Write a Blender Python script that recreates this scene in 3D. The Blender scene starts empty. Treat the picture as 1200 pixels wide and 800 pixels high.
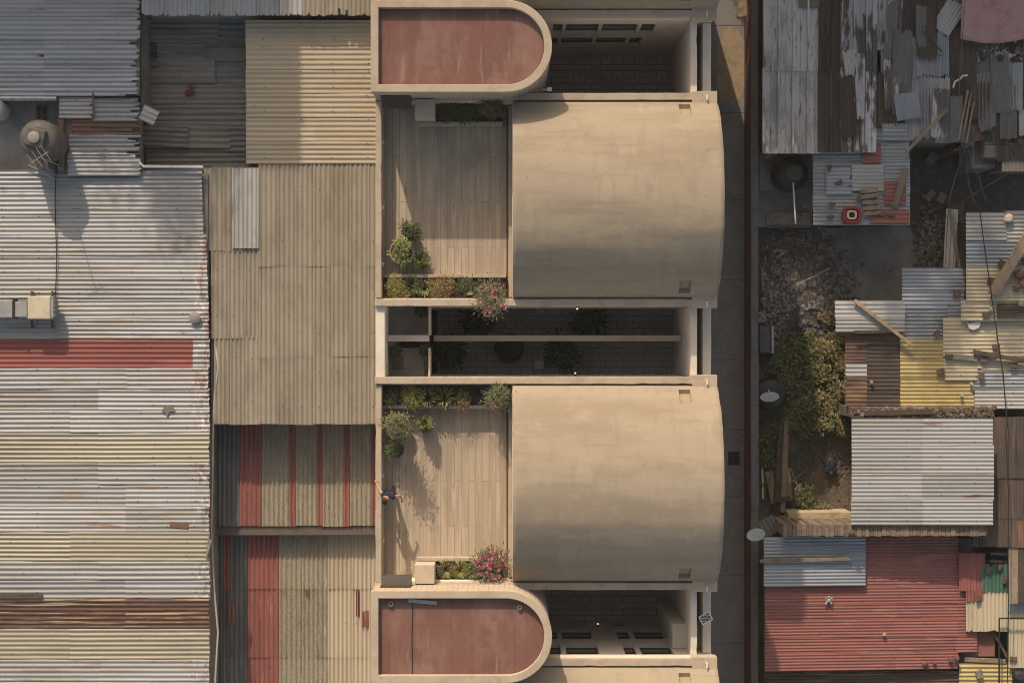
import bpy, math, random
from mathutils import Vector, Matrix, noise, Quaternion
R = random.Random(11)
PI = math.pi
S = bpy.context.scene
COL = S.collection

# ------------------------------------------------------------------ plan measurements
CAM_Z = 72.0                 # drone height above the street
FPX = 2170.0                 # focal length in photo pixels (65 mm equivalent)
def ppm(z): return FPX / (CAM_Z - z)
def P(px, py, z):            # plan measurement taken at a known height -> metres
    k = ppm(z)
    return Vector(((px - 600) / k, (400 - py) / k, z))

# ------------------------------------------------------------------ materials
MATS = {}
def mk(name, base, layers=(), rough=.85, bump=None, rnd=.0, metal=0., spec=.3, brick=None, emit=None, trans=0):
    if name in MATS: return MATS[name]
    m = bpy.data.materials.new(name); MATS[name] = m
    m.use_nodes = True
    nt = m.node_tree; N = nt.nodes; L = nt.links
    bs = N['Principled BSDF']
    bs.inputs['Roughness'].default_value = rough
    if rough > .84: bs.inputs['Diffuse Roughness'].default_value = .5
    bs.inputs['Metallic'].default_value = metal
    bs.inputs['Specular IOR Level'].default_value = spec
    tc = N.new('ShaderNodeTexCoord')
    oi = N.new('ShaderNodeObjectInfo')
    def coord(stretch, scale):
        mp = N.new('ShaderNodeMapping')
        mp.inputs['Scale'].default_value = [scale * a for a in stretch]
        L.new(tc.outputs['Object'], mp.inputs['Vector'])
        return mp.outputs['Vector']
    rgb = N.new('ShaderNodeRGB'); rgb.outputs[0].default_value = (*base, 1)
    cur = rgb.outputs[0]
    hgt = None
    if brick:                # (c2, mortar, bw, bh, msize, swap)
        c2, mo, bw, bh, ms, swap = brick
        b = N.new('ShaderNodeTexBrick')
        b.inputs['Color1'].default_value = (*base, 1); b.inputs['Color2'].default_value = (*c2, 1)
        b.inputs['Mortar'].default_value = (*mo, 1); b.inputs['Scale'].default_value = 1
        b.inputs['Brick Width'].default_value = bw; b.inputs['Row Height'].default_value = bh
        b.inputs['Mortar Size'].default_value = ms; b.inputs['Mortar Smooth'].default_value = .3
        mp = N.new('ShaderNodeMapping')
        if swap == 'yx': mp.inputs['Rotation'].default_value = (0, 0, PI / 2)
        if swap == 'xz': mp.inputs['Rotation'].default_value = (PI / 2, 0, 0)
        L.new(tc.outputs['Object'], mp.inputs['Vector']); L.new(mp.outputs['Vector'], b.inputs['Vector'])
        cur = b.outputs['Color']
    for ly in layers:
        col, sc, lo, hi, amt = ly[:5]
        st = ly[5] if len(ly) > 5 else (1, 1, 1)
        det = ly[6] if len(ly) > 6 else 5
        grad = ly[7] if len(ly) > 7 else None
        nz = N.new('ShaderNodeTexNoise'); nz.inputs['Scale'].default_value = 1
        nz.inputs['Detail'].default_value = det; nz.inputs['Roughness'].default_value = .62
        nz.noise_dimensions = '4D'
        mu = N.new('ShaderNodeMath'); mu.operation = 'MULTIPLY'; mu.inputs[1].default_value = 37. + len(N)
        L.new(oi.outputs['Random'], mu.inputs[0])
        if rnd > 0: L.new(mu.outputs[0], nz.inputs['W'])
        L.new(coord(st, sc), nz.inputs['Vector'])
        mr = N.new('ShaderNodeMapRange'); mr.interpolation_type = 'SMOOTHSTEP'
        mr.inputs['From Min'].default_value = lo; mr.inputs['From Max'].default_value = hi
        mr.inputs['To Max'].default_value = amt
        L.new(nz.outputs['Fac'], mr.inputs['Value'])
        f = mr.outputs['Result']
        if grad:             # wear that only reaches from one end of the thing: (axis, from, to)
            sp = N.new('ShaderNodeSeparateXYZ'); L.new(tc.outputs['Object'], sp.inputs[0])
            g = N.new('ShaderNodeMapRange'); g.interpolation_type = 'SMOOTHSTEP'
            g.inputs['From Min'].default_value = grad[1]; g.inputs['From Max'].default_value = grad[2]
            L.new(sp.outputs[grad[0]], g.inputs['Value'])
            mm = N.new('ShaderNodeMath'); mm.operation = 'MULTIPLY'
            L.new(f, mm.inputs[0]); L.new(g.outputs['Result'], mm.inputs[1]); f = mm.outputs[0]
        mx = N.new('ShaderNodeMix'); mx.data_type = 'RGBA'
        L.new(f, mx.inputs['Factor']); L.new(cur, mx.inputs['A']); mx.inputs['B'].default_value = (*col, 1)
        cur = mx.outputs['Result']
    if rnd > 0:
        hs = N.new('ShaderNodeHueSaturation')
        mr = N.new('ShaderNodeMapRange'); mr.inputs['To Min'].default_value = 1 - rnd; mr.inputs['To Max'].default_value = 1 + rnd
        L.new(oi.outputs['Random'], mr.inputs['Value']); L.new(mr.outputs['Result'], hs.inputs['Value'])
        L.new(cur, hs.inputs['Color']); cur = hs.outputs['Color']
    L.new(cur, bs.inputs['Base Color'])
    if bump:
        nz = N.new('ShaderNodeTexNoise'); nz.inputs['Scale'].default_value = 1; nz.inputs['Detail'].default_value = 6
        L.new(coord(bump[2] if len(bump) > 2 else (1, 1, 1), bump[0]), nz.inputs['Vector'])
        bp = N.new('ShaderNodeBump'); bp.inputs['Strength'].default_value = 1; bp.inputs['Distance'].default_value = bump[1]
        L.new(nz.outputs['Fac'], bp.inputs['Height']); L.new(bp.outputs['Normal'], bs.inputs['Normal'])
    if emit:
        bs.inputs['Emission Color'].default_value = (*emit[0], 1); bs.inputs['Emission Strength'].default_value = emit[1]
    if trans: bs.inputs['Transmission Weight'].default_value = trans
    return m

DARK = (.06, .05, .04)
def cm(kind, d):             # corrugated-sheet materials; wear runs along the ribs
    n = kind + '_' + d
    if n in MATS: return MATS[n]
    st = (.14, 1, 1) if d == 'h' else (1, .14, 1)
    s2 = (.5, 1, 1) if d == 'h' else (1, .5, 1)
    rust = (.16, .075, .045); brown = (.22, .17, .12)
    if kind == 'white':
        return mk(n, (.30, .29, .28), [((.27, .245, .215), 1.2, .45, .7, .75, st), (brown, 3, .57, .70, .6, st),
                  (rust, 3.2, .65, .71, .85, (.1, 1, 1)), ((.42, .40, .38), 7, .62, .7, .4, s2)], .55, (40, .003), .13, .15, .4)
    if kind == 'whiteedge':      # white sheets with rust and red paint at the eaves end
        return mk(n, (.295, .285, .275), [((.235, .22, .20), 1.2, .42, .66, .8, st), (brown, 3, .50, .68, .7, st),
                  (rust, 3.2, .61, .68, .85, (.1, 1, 1)), ((.21, .06, .05), 4.5, .53, .60, .85, (1.2, .2, 1), 5, (0, -.75, -.1)),
                  ((.12, .06, .045), 7, .50, .60, .85, (1, .8, 1), 5, (0, -.5, .0)),
                  ((.5, .48, .45), 6, .55, .62, .7, (1, .7, 1), 5, (0, -.8, -.3))], .55, (40, .003), .13, .15, .4)
    if kind == 'galv':
        return mk(n, (.27, .27, .275), [((.17, .17, .172), 1.6, .42, .66, .7, st), ((.38, .38, .385), 3, .58, .7, .6, st),
                  (rust, 4, .66, .74, .85, st), ((.36, .30, .24), 9, .66, .72, .7, s2)], .5, (40, .003), .12, .3, .4)
    if kind == 'blue':
        return mk(n, (.275, .285, .305), [((.185, .19, .205), 1.5, .45, .66, .7, st), ((.42, .425, .435), 3.5, .55, .7, .6, st),
                  ((.30, .22, .18), 4, .66, .74, .7, st)], .45, (40, .003), .08, .3, .4)
    if kind == 'beige':
        return mk(n, (.29, .25, .19), [((.20, .165, .12), 1.1, .42, .7, .7, s2), ((.35, .30, .225), 4, .5, .7, .5, st),
                  ((.16, .13, .10), 7, .64, .74, .75, s2), ((.10, .08, .06), 16, .69, .74, .8)], .9, (60, .004), .06)
    if kind == 'sand':
        return mk(n, (.425, .355, .26), [((.36, .29, .20), 1.3, .45, .7, .6, st), ((.2, .16, .12), 8, .66, .74, .6, s2)], .9, (60, .004), .05)
    if kind == 'moss':
        return mk(n, (.31, .26, .185), [((.19, .165, .125), 26, .42, .60, .8, (1.2, .5, 1), 8), ((.38, .34, .265), 30, .55, .66, .6, (1.2, .5, 1)), ((.17, .145, .11), 2.5, .5, .66, .5, (1, .3, 1)), ((.45, .39, .28), 8, .58, .68, .7, st),
                  ((.08, .07, .055), 12, .6, .7, .7)], .92, (60, .005), .08)
    if kind == 'red':
        return mk(n, (.25, .092, .077), [((.175, .066, .057), 1.2, .45, .65, .7, st), ((.36, .16, .135), 5, .54, .68, .6, st),
                  ((.5, .42, .38), 13, .69, .72, .85), ((.10, .055, .045), 6, .60, .70, .65, s2)], .6, (40, .003), .06)
    if kind == 'redband':
        return mk(n, (.225, .062, .052), [((.17, .05, .042), 1.2, .45, .65, .7, st), ((.29, .10, .085), 4, .55, .7, .5, st), ((.4, .34, .30), 9, .70, .75, .7, s2)], .6, (40, .003), .05)
    if kind == 'rustband':
        return mk(n, (.10, .05, .037), [((.06, .035, .028), 2, .45, .65, .7, st), ((.34, .26, .15), 9, .55, .63, .85, (.03, 1, 1)), ((.42, .34, .23), 6, .66, .71, .8, (.4, 1, 1)), ((.2, .13, .08), 3, .5, .66, .6, st)], .8, (40, .004), .08)
    if kind == 'rust':
        return mk(n, (.155, .085, .06), [((.28, .19, .12), 3.5, .5, .64, .8, st), ((.07, .045, .04), 2.5, .5, .66, .7, st),
                  ((.45, .36, .25), 7, .62, .7, .7, st)], .85, (40, .004), .12)
    if kind == 'darkrust':
        return mk(n, (.085, .065, .055), [((.16, .10, .07), 3, .5, .66, .7, st), ((.04, .035, .03), 2.5, .5, .66, .7, st),
                  ((.2, .19, .18), 8, .62, .7, .5, st)], .85, (40, .004), .15)
    if kind == 'peel':           # pale paint flaking off dark sheet
        return mk(n, (.45, .43, .435), [((.075, .062, .052), 1.7, .47, .53, .92, (1, .3, 1) if d == 'v' else (.3, 1, 1), 7),
                  ((.22, .2, .19), 3, .5, .7, .6, st), (rust, 5, .63, .7, .6, st)], .7, (40, .004), .12)
    if kind == 'yellow':
        return mk(n, (.265, .23, .165), [((.19, .16, .11), 1.5, .45, .7, .7, st), ((.35, .315, .235), 5, .55, .7, .6, st),
                  ((.2, .15, .09), 6, .64, .72, .6, st)], .45, (40, .003), .05, 0, .5)
    if kind == 'cream':
        return mk(n, (.44, .37, .255), [((.31, .255, .175), 1.7, .45, .7, .7, st), ((.2, .16, .11), 4, .62, .7, .7, st)], .6, (40, .003), .07)
    if kind == 'ochre':
        return mk(n, (.42, .32, .135), [((.28, .205, .09), 2, .45, .68, .7, st), ((.56, .47, .27), 5, .55, .7, .6, st),
                  ((.12, .09, .06), 6, .65, .72, .7, st)], .5, (40, .003), .06)
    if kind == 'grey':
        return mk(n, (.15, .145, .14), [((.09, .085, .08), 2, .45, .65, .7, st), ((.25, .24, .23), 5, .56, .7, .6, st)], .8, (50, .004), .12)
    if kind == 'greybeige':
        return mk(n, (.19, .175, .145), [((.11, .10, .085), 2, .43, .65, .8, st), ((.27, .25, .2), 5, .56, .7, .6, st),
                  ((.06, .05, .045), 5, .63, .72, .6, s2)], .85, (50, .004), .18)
    if kind == 'ribpale':
        return mk(n, (.50, .475, .455), [((.27, .255, .24), 2.2, .44, .62, .8, (1, .35, 1)), ((.10, .09, .08), 5, .56, .66, .8, (1.6, .3, 1)), ((.50, .49, .485), 3, .55, .68, .6, st)], .7, (40, .004), .1)
    if kind == 'pale':
        return mk(n, (.37, .35, .33), [((.25, .235, .22), 1.6, .45, .68, .7, st), ((.15, .1, .08), 4, .62, .7, .7, st),
                  ((.47, .46, .45), 5, .56, .7, .5, st)], .6, (40, .003), .1)
    if kind == 'green':
        return mk(n, (.055, .12, .085), [((.04, .075, .055), 2, .45, .65, .7, st), ((.3, .3, .27), 7, .64, .7, .7, st)], .6, (40, .003), .05)
    raise KeyError(kind)

plaster = mk('plaster', (.356, .288, .21), [((.275, .22, .157), .42, .42, .60, .8, (.3, 1.5, 1.5)), ((.405, .335, .25), 1.2, .50, .68, .45), ((.275, .222, .162), 1.6, .50, .68, .45, (2.2, .5, .5)),
             ((.25, .20, .148), 1.7, .54, .70, .45, (.25, 2.4, 2.4)), ((.19, .155, .115), 9, .61, .71, .5), ((.43, .37, .29), 22, .58, .68, .3), ((.16, .13, .097), 3.0, .68, .70, .6, (.7, 1.5, 1.5), 9)], .92, (5, .010), .015)
ledgem = mk('ledge_plaster', (.45, .365, .272), [((.36, .285, .21), 1.2, .45, .64, .75), ((.24, .195, .15), 5, .58, .70, .6), ((.2, .165, .13), 16, .62, .72, .6), ((.6, .5, .38), 18, .58, .7, .4)], .92, (18, .006))
wallm = mk('wall_plaster', (.70, .62, .52), [((.58, .51, .42), .8, .42, .68, .7, (1, 1, .35)), ((.40, .335, .27), 4, .6, .74, .5, (1, 1, .3))], .92, (22, .005))
brickm = mk('tower_brick', (.45, .36, .265), [((.34, .27, .2), 2, .45, .7, .5)], .92, (30, .006), brick=((.5, .41, .31), (.27, .21, .16), .34, .17, .022, 'xz'))
deckm = mk('board_marked_concrete', (.50, .40, .295), [((.33, .265, .195), 3.2, .44, .62, .8, (1, .07, 1)), ((.56, .46, .345), 6, .52, .68, .6, (1, .06, 1)),
           ((.27, .215, .16), .7, .52, .70, .65), ((.20, .165, .125), 6, .60, .70, .65, (1, .16, 1)), ((.22, .18, .135), 15, .64, .74, .6, (1, .4, 1))], .88, (14, .008, (1, .1, 1)),
           brick=((.40, .32, .235), (.22, .175, .13), 3.1, .235, .010, 'yx'))
redroof = mk('red_membrane', (.18, .084, .065), [((.255, .145, .115), .7, .42, .62, .8, (1.6, .5, 1)), ((.15, .07, .055), 1.3, .50, .66, .65), ((.33, .24, .19), 1.6, .58, .74, .6, (2.6, .35, 1)),
             ((.5, .44, .38), 17, .69, .73, .8), ((.10, .05, .042), 6, .64, .72, .6), ((.12, .065, .05), 26, .62, .72, .5)], .85, (25, .004), brick=((.19, .09, .07), (.11, .055, .045), 9, 1.02, .012, 'yx'))
glass = mk('dark_glass', (.015, .017, .02), [], .12, None, 0, 0, .6)
framem = mk('window_frame', (.035, .03, .028), [], .5)
blackm = mk('black_steel', (.022, .02, .02), [], .6)
asph = mk('street_concrete', (.27, .245, .23), [((.19, .17, .16), .8, .42, .66, .7), ((.34, .31, .29), 3, .55, .7, .6), ((.15, .135, .125), 8, .62, .7, .6), ((.42, .37, .32), 1.1, .64, .76, .4)], .93, (40, .004))
dirt = mk('dirt', (.17, .13, .095), [((.10, .08, .062), .7, .42, .62, .8), ((.20, .15, .10), 1.3, .52, .7, .7), ((.05, .042, .035), 4, .55, .68, .7), ((.27, .21, .15), 8, .62, .7, .5)], .97, (14, .03))
concr = mk('old_concrete', (.29, .262, .235), [((.18, .162, .147), .9, .42, .64, .8), ((.27, .245, .215), 2.6, .52, .7, .6), ((.07, .06, .055), 5, .60, .7, .7)], .95, (22, .008))
walltop = mk('wall_concrete', (.15, .137, .127), [((.10, .09, .085), 1.5, .45, .66, .7), ((.24, .22, .2), 3, .6, .7, .7)], .95, (25, .008))
redpaint = mk('red_wall_paint', (.105, .042, .036), [((.07, .035, .03), 1.5, .42, .66, .8), ((.19, .14, .12), 4, .62, .7, .6)], .9, (25, .004))
block = mk('block_wall', (.22, .195, .17), [((.14, .12, .105), 1.5, .45, .68, .7)], .95, (25, .006))
paver = mk('pavers', (.55, .51, .45), [((.42, .39, .34), 1.2, .42, .66, .7)], .93, (30, .005), brick=((.60, .56, .50), (.28, .26, .23), .42, .24, .016, None))
landm = mk('landing_tiles', (.36, .32, .28), [((.26, .23, .2), 1.5, .42, .66, .6)], .9, (30, .004), brick=((.4, .36, .31), (.24, .215, .19), 2.2, .3, .01, None))
wood = mk('weathered_wood', (.27, .205, .145), [((.16, .12, .085), 3, .42, .65, .8, (1, .25, 1)), ((.38, .31, .23), 8, .55, .7, .6)], .9, (30, .006), .12)
woodpale = mk('pale_wood', (.46, .33, .20), [((.33, .22, .13), 4, .45, .66, .7)], .85, (30, .004), .08)
wooddark = mk('dark_wood', (.10, .075, .055), [((.06, .045, .035), 3, .42, .65, .8), ((.2, .16, .12), 9, .6, .7, .5)], .92, (30, .006), .15)
brickred = mk('red_brick', (.135, .08, .06), [((.21, .15, .115), 5, .5, .66, .7), ((.11, .06, .045), 3, .5, .66, .6)], .95, (30, .008), .2)
stone = mk('grey_stone', (.25, .22, .19), [((.14, .12, .1), 4, .45, .65, .8), ((.4, .36, .31), 9, .58, .68, .6)], .95, (20, .01), .18)
steel = mk('galvanised_steel', (.34, .34, .345), [((.22, .22, .22), 4, .45, .65, .7)], .45, None, .05, .5)
tankg = mk('grey_tank_plastic', (.105, .096, .087), [((.07, .064, .058), 2, .42, .66, .7), ((.19, .17, .15), 5, .58, .7, .5)], .6, None)
tankb = mk('black_tank_plastic', (.03, .029, .03), [((.06, .055, .05), 3, .5, .68, .7)], .55, None)
dishm = mk('dish_grey_blue', (.36, .42, .47), [((.27, .32, .36), 5, .5, .66, .6)], .45, None)
solarm = mk('solar_cell', (.045, .06, .10), [], .2, None, brick=((.05, .065, .11), (.3, .3, .32), .12, .1, .008, None))
alum = mk('white_aluminium', (.62, .61, .59), [], .45, None)
whitep = mk('white_plastic', (.62, .58, .53), [((.45, .4, .35), 6, .52, .68, .6)], .6, None)
coolm = mk('cooler_beige', (.50, .43, .31), [((.38, .31, .21), 4, .45, .66, .7), ((.27, .21, .15), 9, .6, .7, .5)], .75, (40, .002))
ductm = mk('duct_sheet', (.28, .27, .255), [((.2, .19, .178), 3, .45, .66, .6)], .6, None)
soil = mk('planter_soil', (.055, .04, .03), [((.1, .075, .055), 8, .5, .66, .7)], .98, (25, .02))
potm = mk('terracotta_pot', (.36, .26, .17), [((.19, .125, .08), 5, .45, .66, .7)], .9, (30, .003))
potd = mk('dark_pot', (.05, .045, .042), [], .8)
tarp = mk('pink_tarp', (.40, .235, .225), [((.33, .15, .15), 2, .45, .66, .8), ((.46, .33, .31), 3, .55, .7, .6), ((.30, .09, .09), 1.2, .62, .7, .6)], .8, (9, .03))
redpl = mk('red_plastic', (.25, .03, .028), [], .45)
yellpl = mk('cream_plastic', (.55, .47, .33), [], .5)
trunkm = mk('bark', (.09, .065, .045), [((.15, .11, .08), 6, .5, .66, .7)], .95, (25, .01))
skin = mk('skin', (.42, .235, .155), [], .6)
navy = mk('navy_cloth', (.014, .018, .032), [((.03, .045, .09), 9, .5, .65, .7)], .9)
trou = mk('black_cloth', (.018, .018, .022), [], .9)
hairm = mk('black_hair', (.012, .009, .008), [], .6)
shoem = mk('shoe', (.05, .045, .04), [], .7)
redcloth = mk('red_cloth', (.13, .03, .027), [], .9)
lampglow = mk('lamp_glow', (.8, .6, .4), [], .5, emit=((1, .62, .3), 1.0))
rubA = mk('rubble_grey', (.29, .265, .24), [((.07, .06, .055), 9, .45, .6, .8)], .95)
rubB = mk('rubble_brown', (.21, .165, .13), [((.05, .04, .03), 9, .45, .6, .8)], .95)
rubC = mk('rubble_white', (.36, .34, .33), [((.2, .18, .16), 9, .5, .62, .8)], .9)
rubD = mk('rubble_blue', (.10, .12, .16), [], .8)
def leafm(n, c): return mk(n, c, [([a * .65 for a in c], 9, .45, .65, .7)], .6, None, 0, 0, .35)
LG = [leafm('leaf_a', (.062, .078, .028)), leafm('leaf_b', (.092, .105, .036)), leafm('leaf_c', (.042, .052, .022))]
LY = [leafm('leaf_y1', (.21, .185, .037)), leafm('leaf_y2', (.14, .14, .035)), leafm('leaf_y3', (.26, .20, .055))]
LO = [leafm('leaf_o1', (.19, .115, .04)), leafm('leaf_o2', (.13, .10, .035)), leafm('leaf_o3', (.24, .165, .07))]
LB = [leafm('leaf_l1', (.15, .175, .045)), leafm('leaf_l2', (.245, .24, .07)), leafm('leaf_l3', (.08, .10, .03))]
LS = [leafm('leaf_s1', (.11, .122, .052)), leafm('leaf_s2', (.16, .16, .072)), leafm('leaf_s3', (.065, .08, .034))]
LW = [leafm('leaf_w1', (.155, .15, .048)), leafm('leaf_w2', (.24, .215, .075)), leafm('leaf_w3', (.08, .082, .03)), leafm('leaf_w4', (.26, .18, .085))]
PINK = leafm('petal_pink', (.52, .06, .19)); PINK2 = leafm('petal_light_pink', (.60, .13, .27))

# ------------------------------------------------------------------ mesh helpers
def tag(o, label=None, cat=None, group=None, kind=None):
    if label: o['label'] = label
    if cat: o['category'] = cat
    if group: o['group'] = group
    if kind: o['kind'] = kind
    return o
def thing(name, label, cat, loc, group=None):
    o = bpy.data.objects.new(name, None); COL.objects.link(o); o.location = loc
    o.empty_display_size = .2
    return tag(o, label, cat, group)

class MB:
    def __init__(s): s.v = []; s.f = []; s.m = []
    def add(s, vs, fs, mi=0):
        n = len(s.v); s.v += [Vector(v) for v in vs]
        s.f += [[i + n for i in f] for f in fs]; s.m += [mi] * len(fs)
        return s
    def box(s, x0, x1, y0, y1, z0, z1, mi=0, rot=0):
        if x0 > x1: x0, x1 = x1, x0
        if y0 > y1: y0, y1 = y1, y0
        vs = [(x0, y0, z0), (x1, y0, z0), (x1, y1, z0), (x0, y1, z0), (x0, y0, z1), (x1, y0, z1), (x1, y1, z1), (x0, y1, z1)]
        if rot:
            c, sn = math.cos(rot), math.sin(rot); cx, cy = (x0 + x1) / 2, (y0 + y1) / 2
            vs = [(cx + (x - cx) * c - (y - cy) * sn, cy + (x - cx) * sn + (y - cy) * c, z) for x, y, z in vs]
        return s.add(vs, [(3, 2, 1, 0), (4, 5, 6, 7), (0, 1, 5, 4), (1, 2, 6, 5), (2, 3, 7, 6), (3, 0, 4, 7)], mi)
    def lbox(s, x0, x1, y0, y1, z0, z1, j=.009):      # a cast kerb: long box whose arrises wander a little
        if x0 > x1: x0, x1 = x1, x0
        if y0 > y1: y0, y1 = y1, y0
        ax = 0 if x1 - x0 > y1 - y0 else 1
        L_ = (x1 - x0) if ax == 0 else (y1 - y0); n = max(2, int(L_ / .22)); vs = []; sd_ = R.random() * 99
        for i in range(n + 1):
            t = i / n
            for k, (p, q) in enumerate(((0, z0), (1, z0), (1, z1), (0, z1))):
                w_ = j * (nz(i * .21 + sd_, k * 7.3) * 1.2 + nz(i * .9 + sd_, k * 3.1) * .8) - (j * 2.2 if R.random() < .04 and q == z1 else 0)
                e = 0 if i in (0, n) else w_
                if ax == 0: vs.append((x0 + t * (x1 - x0), (y0 - e) if p == 0 else (y1 + e), q + (e * .6 if q == z1 else 0)))
                else: vs.append(((x0 - e) if p == 0 else (x1 + e), y0 + t * (y1 - y0), q + (e * .6 if q == z1 else 0)))
        fs = [(3, 2, 1, 0), tuple(n * 4 + k for k in range(4))]
        for i in range(n):
            for k in range(4): fs.append((i * 4 + k, i * 4 + (k + 1) % 4, i * 4 + 4 + (k + 1) % 4, i * 4 + 4 + k))
        if ax == 1: fs = [f[::-1] for f in fs]
        return s.add(vs, fs)
    def prism(s, poly, z0, z1, mi=0):
        n = len(poly)
        vs = [(x, y, z0) for x, y in poly] + [(x, y, z1) for x, y in poly]
        return s.add(vs, [tuple(range(n - 1, -1, -1)), tuple(range(n, 2 * n))] + [(i, (i + 1) % n, n + (i + 1) % n, n + i) for i in range(n)], mi)
    def ring(s, outer, inner, z0, z1, mi=0):
        n = len(outer)
        vs = [(x, y, z) for z in (z0, z1) for pl in (outer, inner) for x, y in pl]
        fs = []
        for i in range(n):
            j = (i + 1) % n
            fs += [(i, j, 2 * n + j, 2 * n + i), (n + j, n + i, 3 * n + i, 3 * n + j), (2 * n + i, 2 * n + j, 3 * n + j, 3 * n + i), (j, i, n + i, n + j)]
        return s.add(vs, fs, mi)
    def tube(s, path, r, seg=6, mi=0, r2=None):
        path = [Vector(p) for p in path]; n = len(path); vs = []
        for i, p in enumerate(path):
            t = (path[min(i + 1, n - 1)] - path[max(i - 1, 0)]).normalized()
            a = t.orthogonal().normalized() if abs(t.z) > .95 else t.cross(Vector((0, 0, 1))).normalized()
            b = t.cross(a)
            rr = r if r2 is None else r + (r2 - r) * i / (n - 1)
            for k in range(seg):
                an = 2 * PI * k / seg
                vs.append(p + (a * math.cos(an) + b * math.sin(an)) * rr)
        fs = [(i * seg + k, i * seg + (k + 1) % seg, (i + 1) * seg + (k + 1) % seg, (i + 1) * seg + k) for i in range(n - 1) for k in range(seg)]
        fs += [tuple(range(seg - 1, -1, -1)), tuple((n - 1) * seg + k for k in range(seg))]
        return s.add(vs, fs, mi)
    def lathe(s, c, prof, seg=32, mi=0, sx=1, sy=1):
        n = len(prof); vs = []
        for r, z in prof:
            for k in range(seg):
                a = 2 * PI * k / seg
                vs.append((c[0] + r * sx * math.cos(a), c[1] + r * sy * math.sin(a), c[2] + z))
        fs = [(i * seg + k, i * seg + (k + 1) % seg, (i + 1) * seg + (k + 1) % seg, (i + 1) * seg + k) for i in range(n - 1) for k in range(seg)]
        fs += [tuple(range(seg - 1, -1, -1)), tuple((n - 1) * seg + k for k in range(seg))]
        return s.add(vs, fs, mi)
    def chunk(s, c, r, mi=0, fl=.6):      # an irregular stone
        vs = []
        ph = R.random() * 9
        for i, (z, rr) in enumerate(((-fl, .7), (0, 1), (fl, .62))):
            for k in range(6):
                a = ph + k * PI / 3 + i * .3
                q = rr * R.uniform(.75, 1.2) * r
                vs.append((c[0] + q * math.cos(a), c[1] + q * math.sin(a), c[2] + z * r * R.uniform(.8, 1.2)))
        fs = [tuple(range(5, -1, -1)), tuple(range(12, 18))] + [(i * 6 + k, i * 6 + (k + 1) % 6, i * 6 + 6 + (k + 1) % 6, i * 6 + 6 + k) for i in (0, 1) for k in range(6)]
        return s.add(vs, fs, mi)
    def leaf(s, p, d, ln, w, mi=0, droop=.25):
        d = d.normalized()
        a = d.cross(Vector((0, 0, 1)))
        a = a.normalized() if a.length > .05 else Vector((1, 0, 0))
        tip = p + d * ln - Vector((0, 0, droop * ln)); mid = p + d * ln * .5
        return s.add([p, mid + a * w / 2, tip, mid - a * w / 2, mid + Vector((0, 0, -.15 * w))], [(0, 4, 1), (4, 2, 1), (0, 3, 4), (3, 2, 4)], mi)
    def build(s, name, mats, parent=None, bevel=0, smooth=False, solid=0, label=None, cat=None, group=None, kind=None, seg=2):
        mats = mats if isinstance(mats, (list, tuple)) else [mats]
        if parent is None:
            xs = [v.x for v in s.v]; ys = [v.y for v in s.v]
            base = Vector(((min(xs) + max(xs)) / 2, (min(ys) + max(ys)) / 2, min(v.z for v in s.v)))
        else:
            base = Vector((0, 0, 0)); q = parent
            while q: base = base + Vector(q.location); q = q.parent
        me = bpy.data.meshes.new(name)
        me.from_pydata([v - base for v in s.v], [], s.f)
        for m in mats: me.materials.append(m)
        me.polygons.foreach_set('material_index', s.m)
        if smooth: me.polygons.foreach_set('use_smooth', [True] * len(me.polygons))
        me.update()
        o = bpy.data.objects.new(name, me); COL.objects.link(o)
        if parent is None: o.location = base
        else: o.parent = parent
        if bevel:
            b = o.modifiers.new('Bevel', 'BEVEL'); b.width = bevel; b.segments = seg; b.limit_method = 'ANGLE'
        if solid:
            b = o.modifiers.new('Solidify', 'SOLIDIFY'); b.thickness = solid; b.offset = -1
        return tag(o, label, cat, group, kind)

def nz(x, y, z=0): return noise.noise(Vector((x, y, z)))

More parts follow.
